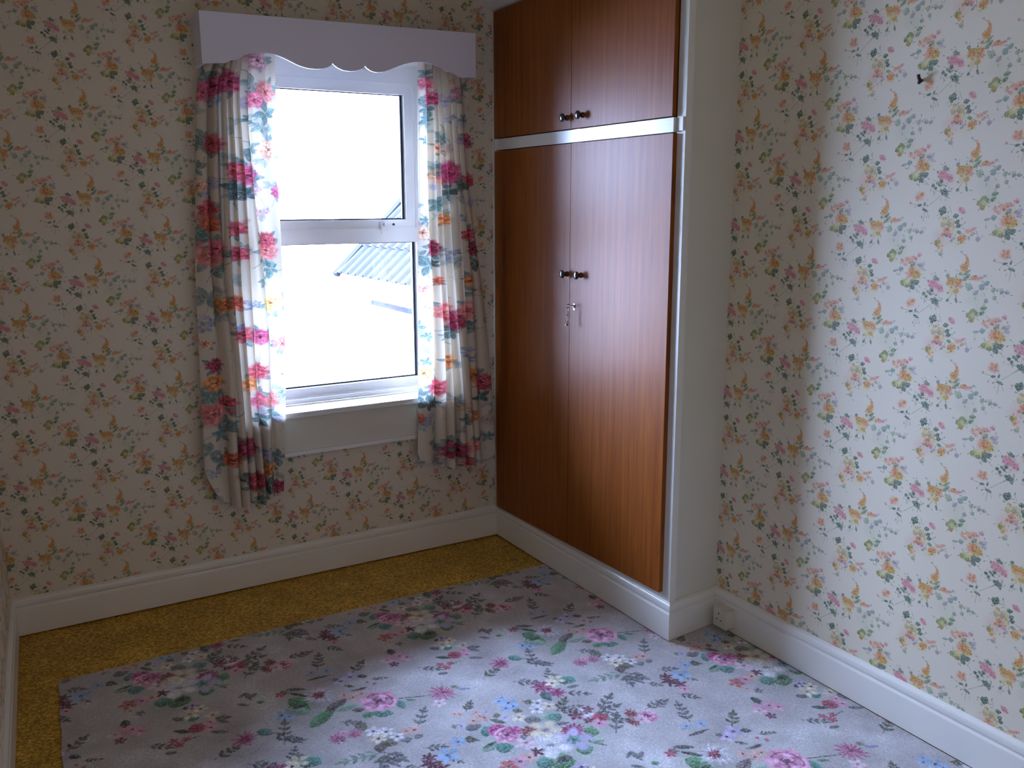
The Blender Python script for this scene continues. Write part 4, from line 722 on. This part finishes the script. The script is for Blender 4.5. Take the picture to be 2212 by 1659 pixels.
cp = fin('carpet', bm, M_carpet); cp['label'] = 'mauve grey carpet with pink roses and green leaves covering most of the floor'; cp['category'] = 'carpet'

# ------------------------------------------------------------------ socket
so = empty('wall_socket', (.242, -1.29, .066), 'small white surface-mounted power socket low on the right wall by the corner', 'socket')
attach(boxo('back_box', (.206, .2415, -1.322, -1.262, .034, .099), M_socket, None, .004, 3), so)
fp = attach(boxo('face_plate', (.199, .2062, -1.325, -1.259, .031, .102), M_socket, None, .003, 3), so)
bpy.context.view_layer.update()
def sub(o, par): attach(o, so); o.parent = par; o.matrix_parent_inverse = par.matrix_world.inverted(); return o
for y, z, h, w in ((-1.285, .083, .008, .0035), (-1.277, .060, .0035, .007), (-1.297, .058, .0035, .007)):
    sub(boxo('pin_hole', (.1984, .1995, y - w / 2, y + w / 2, z - h / 2, z + h / 2), M_black), fp)
sub(boxo('switch', (.194, .1995, -1.319, -1.308, .070, .090), M_socket, None, .002), fp)

# added warm fill light: unseen glowing globe behind the camera, warms the shaded areas
lamp = empty('added_fill_lamp', (-1.0, -3.55, CEIL), 'added warm fill globe on the ceiling, unseen behind the viewer', 'lamp')
tl_ = NT('warm_fill_glow'); tl_.set(Base_Color=(.9, .85, .75, 1), Emission_Color=(1, .66, .36, 1), Emission_Strength=FILL_LAMP)
attach(lathe('globe', [(0, .03)] + [(.02 + .13 * (1 - math.cos(a)), .13 * math.sin(a)) for a in np.linspace(.25, 3.14, 16)], tl_.m, None, (-1.0, -3.55, CEIL - .05), (0, 0, -1), 32), lamp)
attach(lathe('fill_lamp_base', [(0, .055), (.012, .055), (.02, .035), (.07, .032)], M_upvc, None, (-1.0, -3.55, CEIL), (0, 0, -1), 24), lamp)

# small brown plug left in the right wall
bm = bmesh.new(); tube(bm, [(.262, -1.896, 1.872), (.250, -1.896, 1.874), (.244, -1.896, 1.880), (.243, -1.8955, 1.888)], .0045, 10)
tube(bm, [(.250, -1.897, 1.872), (.244, -1.898, 1.866)], .0048, 10)
ph = fin('wall_hook', bm, M_screw, None, True); ph['label'] = 'tiny dark brown hook high on the bare right wall'; ph['category'] = 'hook'

# ------------------------------------------------------------------ outside: rear wing of the houses, yard
struct(boxo('ground', (-14, 14, .4, 20, -2.9, -2.8), M_ground))
hw = empty('neighbouring_house', (1.22, 4.3, -2.8), 'pale rendered house wing with grey tiled roof seen through the lower pane', 'house')
attach(boxo('wall', (1.30, 5.2, 2.4, 5.40, -2.8, .86), M_render), hw)
pitch = math.radians(43.5); EX, EZ = 1.20, .845
tile_me = None
def tile_mesh():
    bm = bmesh.new(); L, W, n = .40, .205, 14; T = []
    for e in (0, 1):
        row = []
        for i in range(n + 1):
            s = i / n; h = .030 * math.sin(math.pi * min(1, s / .42)) if s < .42 else 0.0
            row.append((s * W, h))
        T.append(row)
    v = {}
    for e in (0, 1):
        for i, (yy, h) in enumerate(T[e]):
            v[e, i, 1] = bm.verts.new((e * L, yy, h + .012 + (0 if e else .012))); v[e, i, 0] = bm.verts.new((e * L, yy, h + (0 if e else .012) - .002))
    for i in range(n):
        bm.faces.new((v[0, i, 1], v[0, i + 1, 1], v[1, i + 1, 1], v[1, i, 1])); bm.faces.new((v[0, i, 0], v[1, i, 0], v[1, i + 1, 0], v[0, i + 1, 0]))
        bm.faces.new((v[0, i, 0], v[0, i + 1, 0], v[0, i + 1, 1], v[0, i, 1])); bm.faces.new((v[1, i, 0], v[1, i, 1], v[1, i + 1, 1], v[1, i + 1, 0]))
    bm.faces.new((v[0, 0, 0], v[0, 0, 1], v[1, 0, 1], v[1, 0, 0])); bm.faces.new((v[0, n, 0], v[1, n, 0], v[1, n, 1], v[0, n, 1]))
    bmesh.ops.recalc_face_normals(bm, faces=bm.faces); me = bpy.data.meshes.new('roof_tile'); bm.to_mesh(me); bm.free(); me.materials.append(M_tile); return me
tm = tile_mesh()
for r in range(4):
    for c in range(14):
        o = bpy.data.objects.new('roof_tile', tm); COL.objects.link(o)
        o.location = (EX + math.cos(pitch) * r * .385, 5.40 - (c + 1) * .2 + (.004 if r % 2 else 0), EZ + math.sin(pitch) * r * .385)
        o.rotation_euler = (0, -pitch, 0); attach(o, hw)
prism_pts = [(1.16, .80), (1.16 + 4 * .385 * math.cos(pitch) + .04, .80 + 4 * .385 * math.sin(pitch) + .04), (1.16 + 4 * .385 * math.cos(pitch) + 2.2, .0), (1.30, .0)]
attach(prism('gable', [(1.215, .835), (2.34, .835 + 1.125 * math.tan(pitch)), (3.46, .835), (3.46, .5), (1.305, .5)], lambda p, q, t: Vector((p, t, q)), 2.5, 5.38, M_render), hw)
attach(prism('verge', [(1.17, .845), (1.20, .81), (2.42, .83 + 1.20 * math.tan(pitch)), (2.38, .90 + 1.16 * math.tan(pitch) + .03)], lambda p, q, t: Vector((p, t, q)), 5.38, 5.50, M_ridge), hw)
attach(boxo('downpipe', (1.24, 1.30, 3.1, 4.62, .595, .640), M_gutter, None, .01), hw)
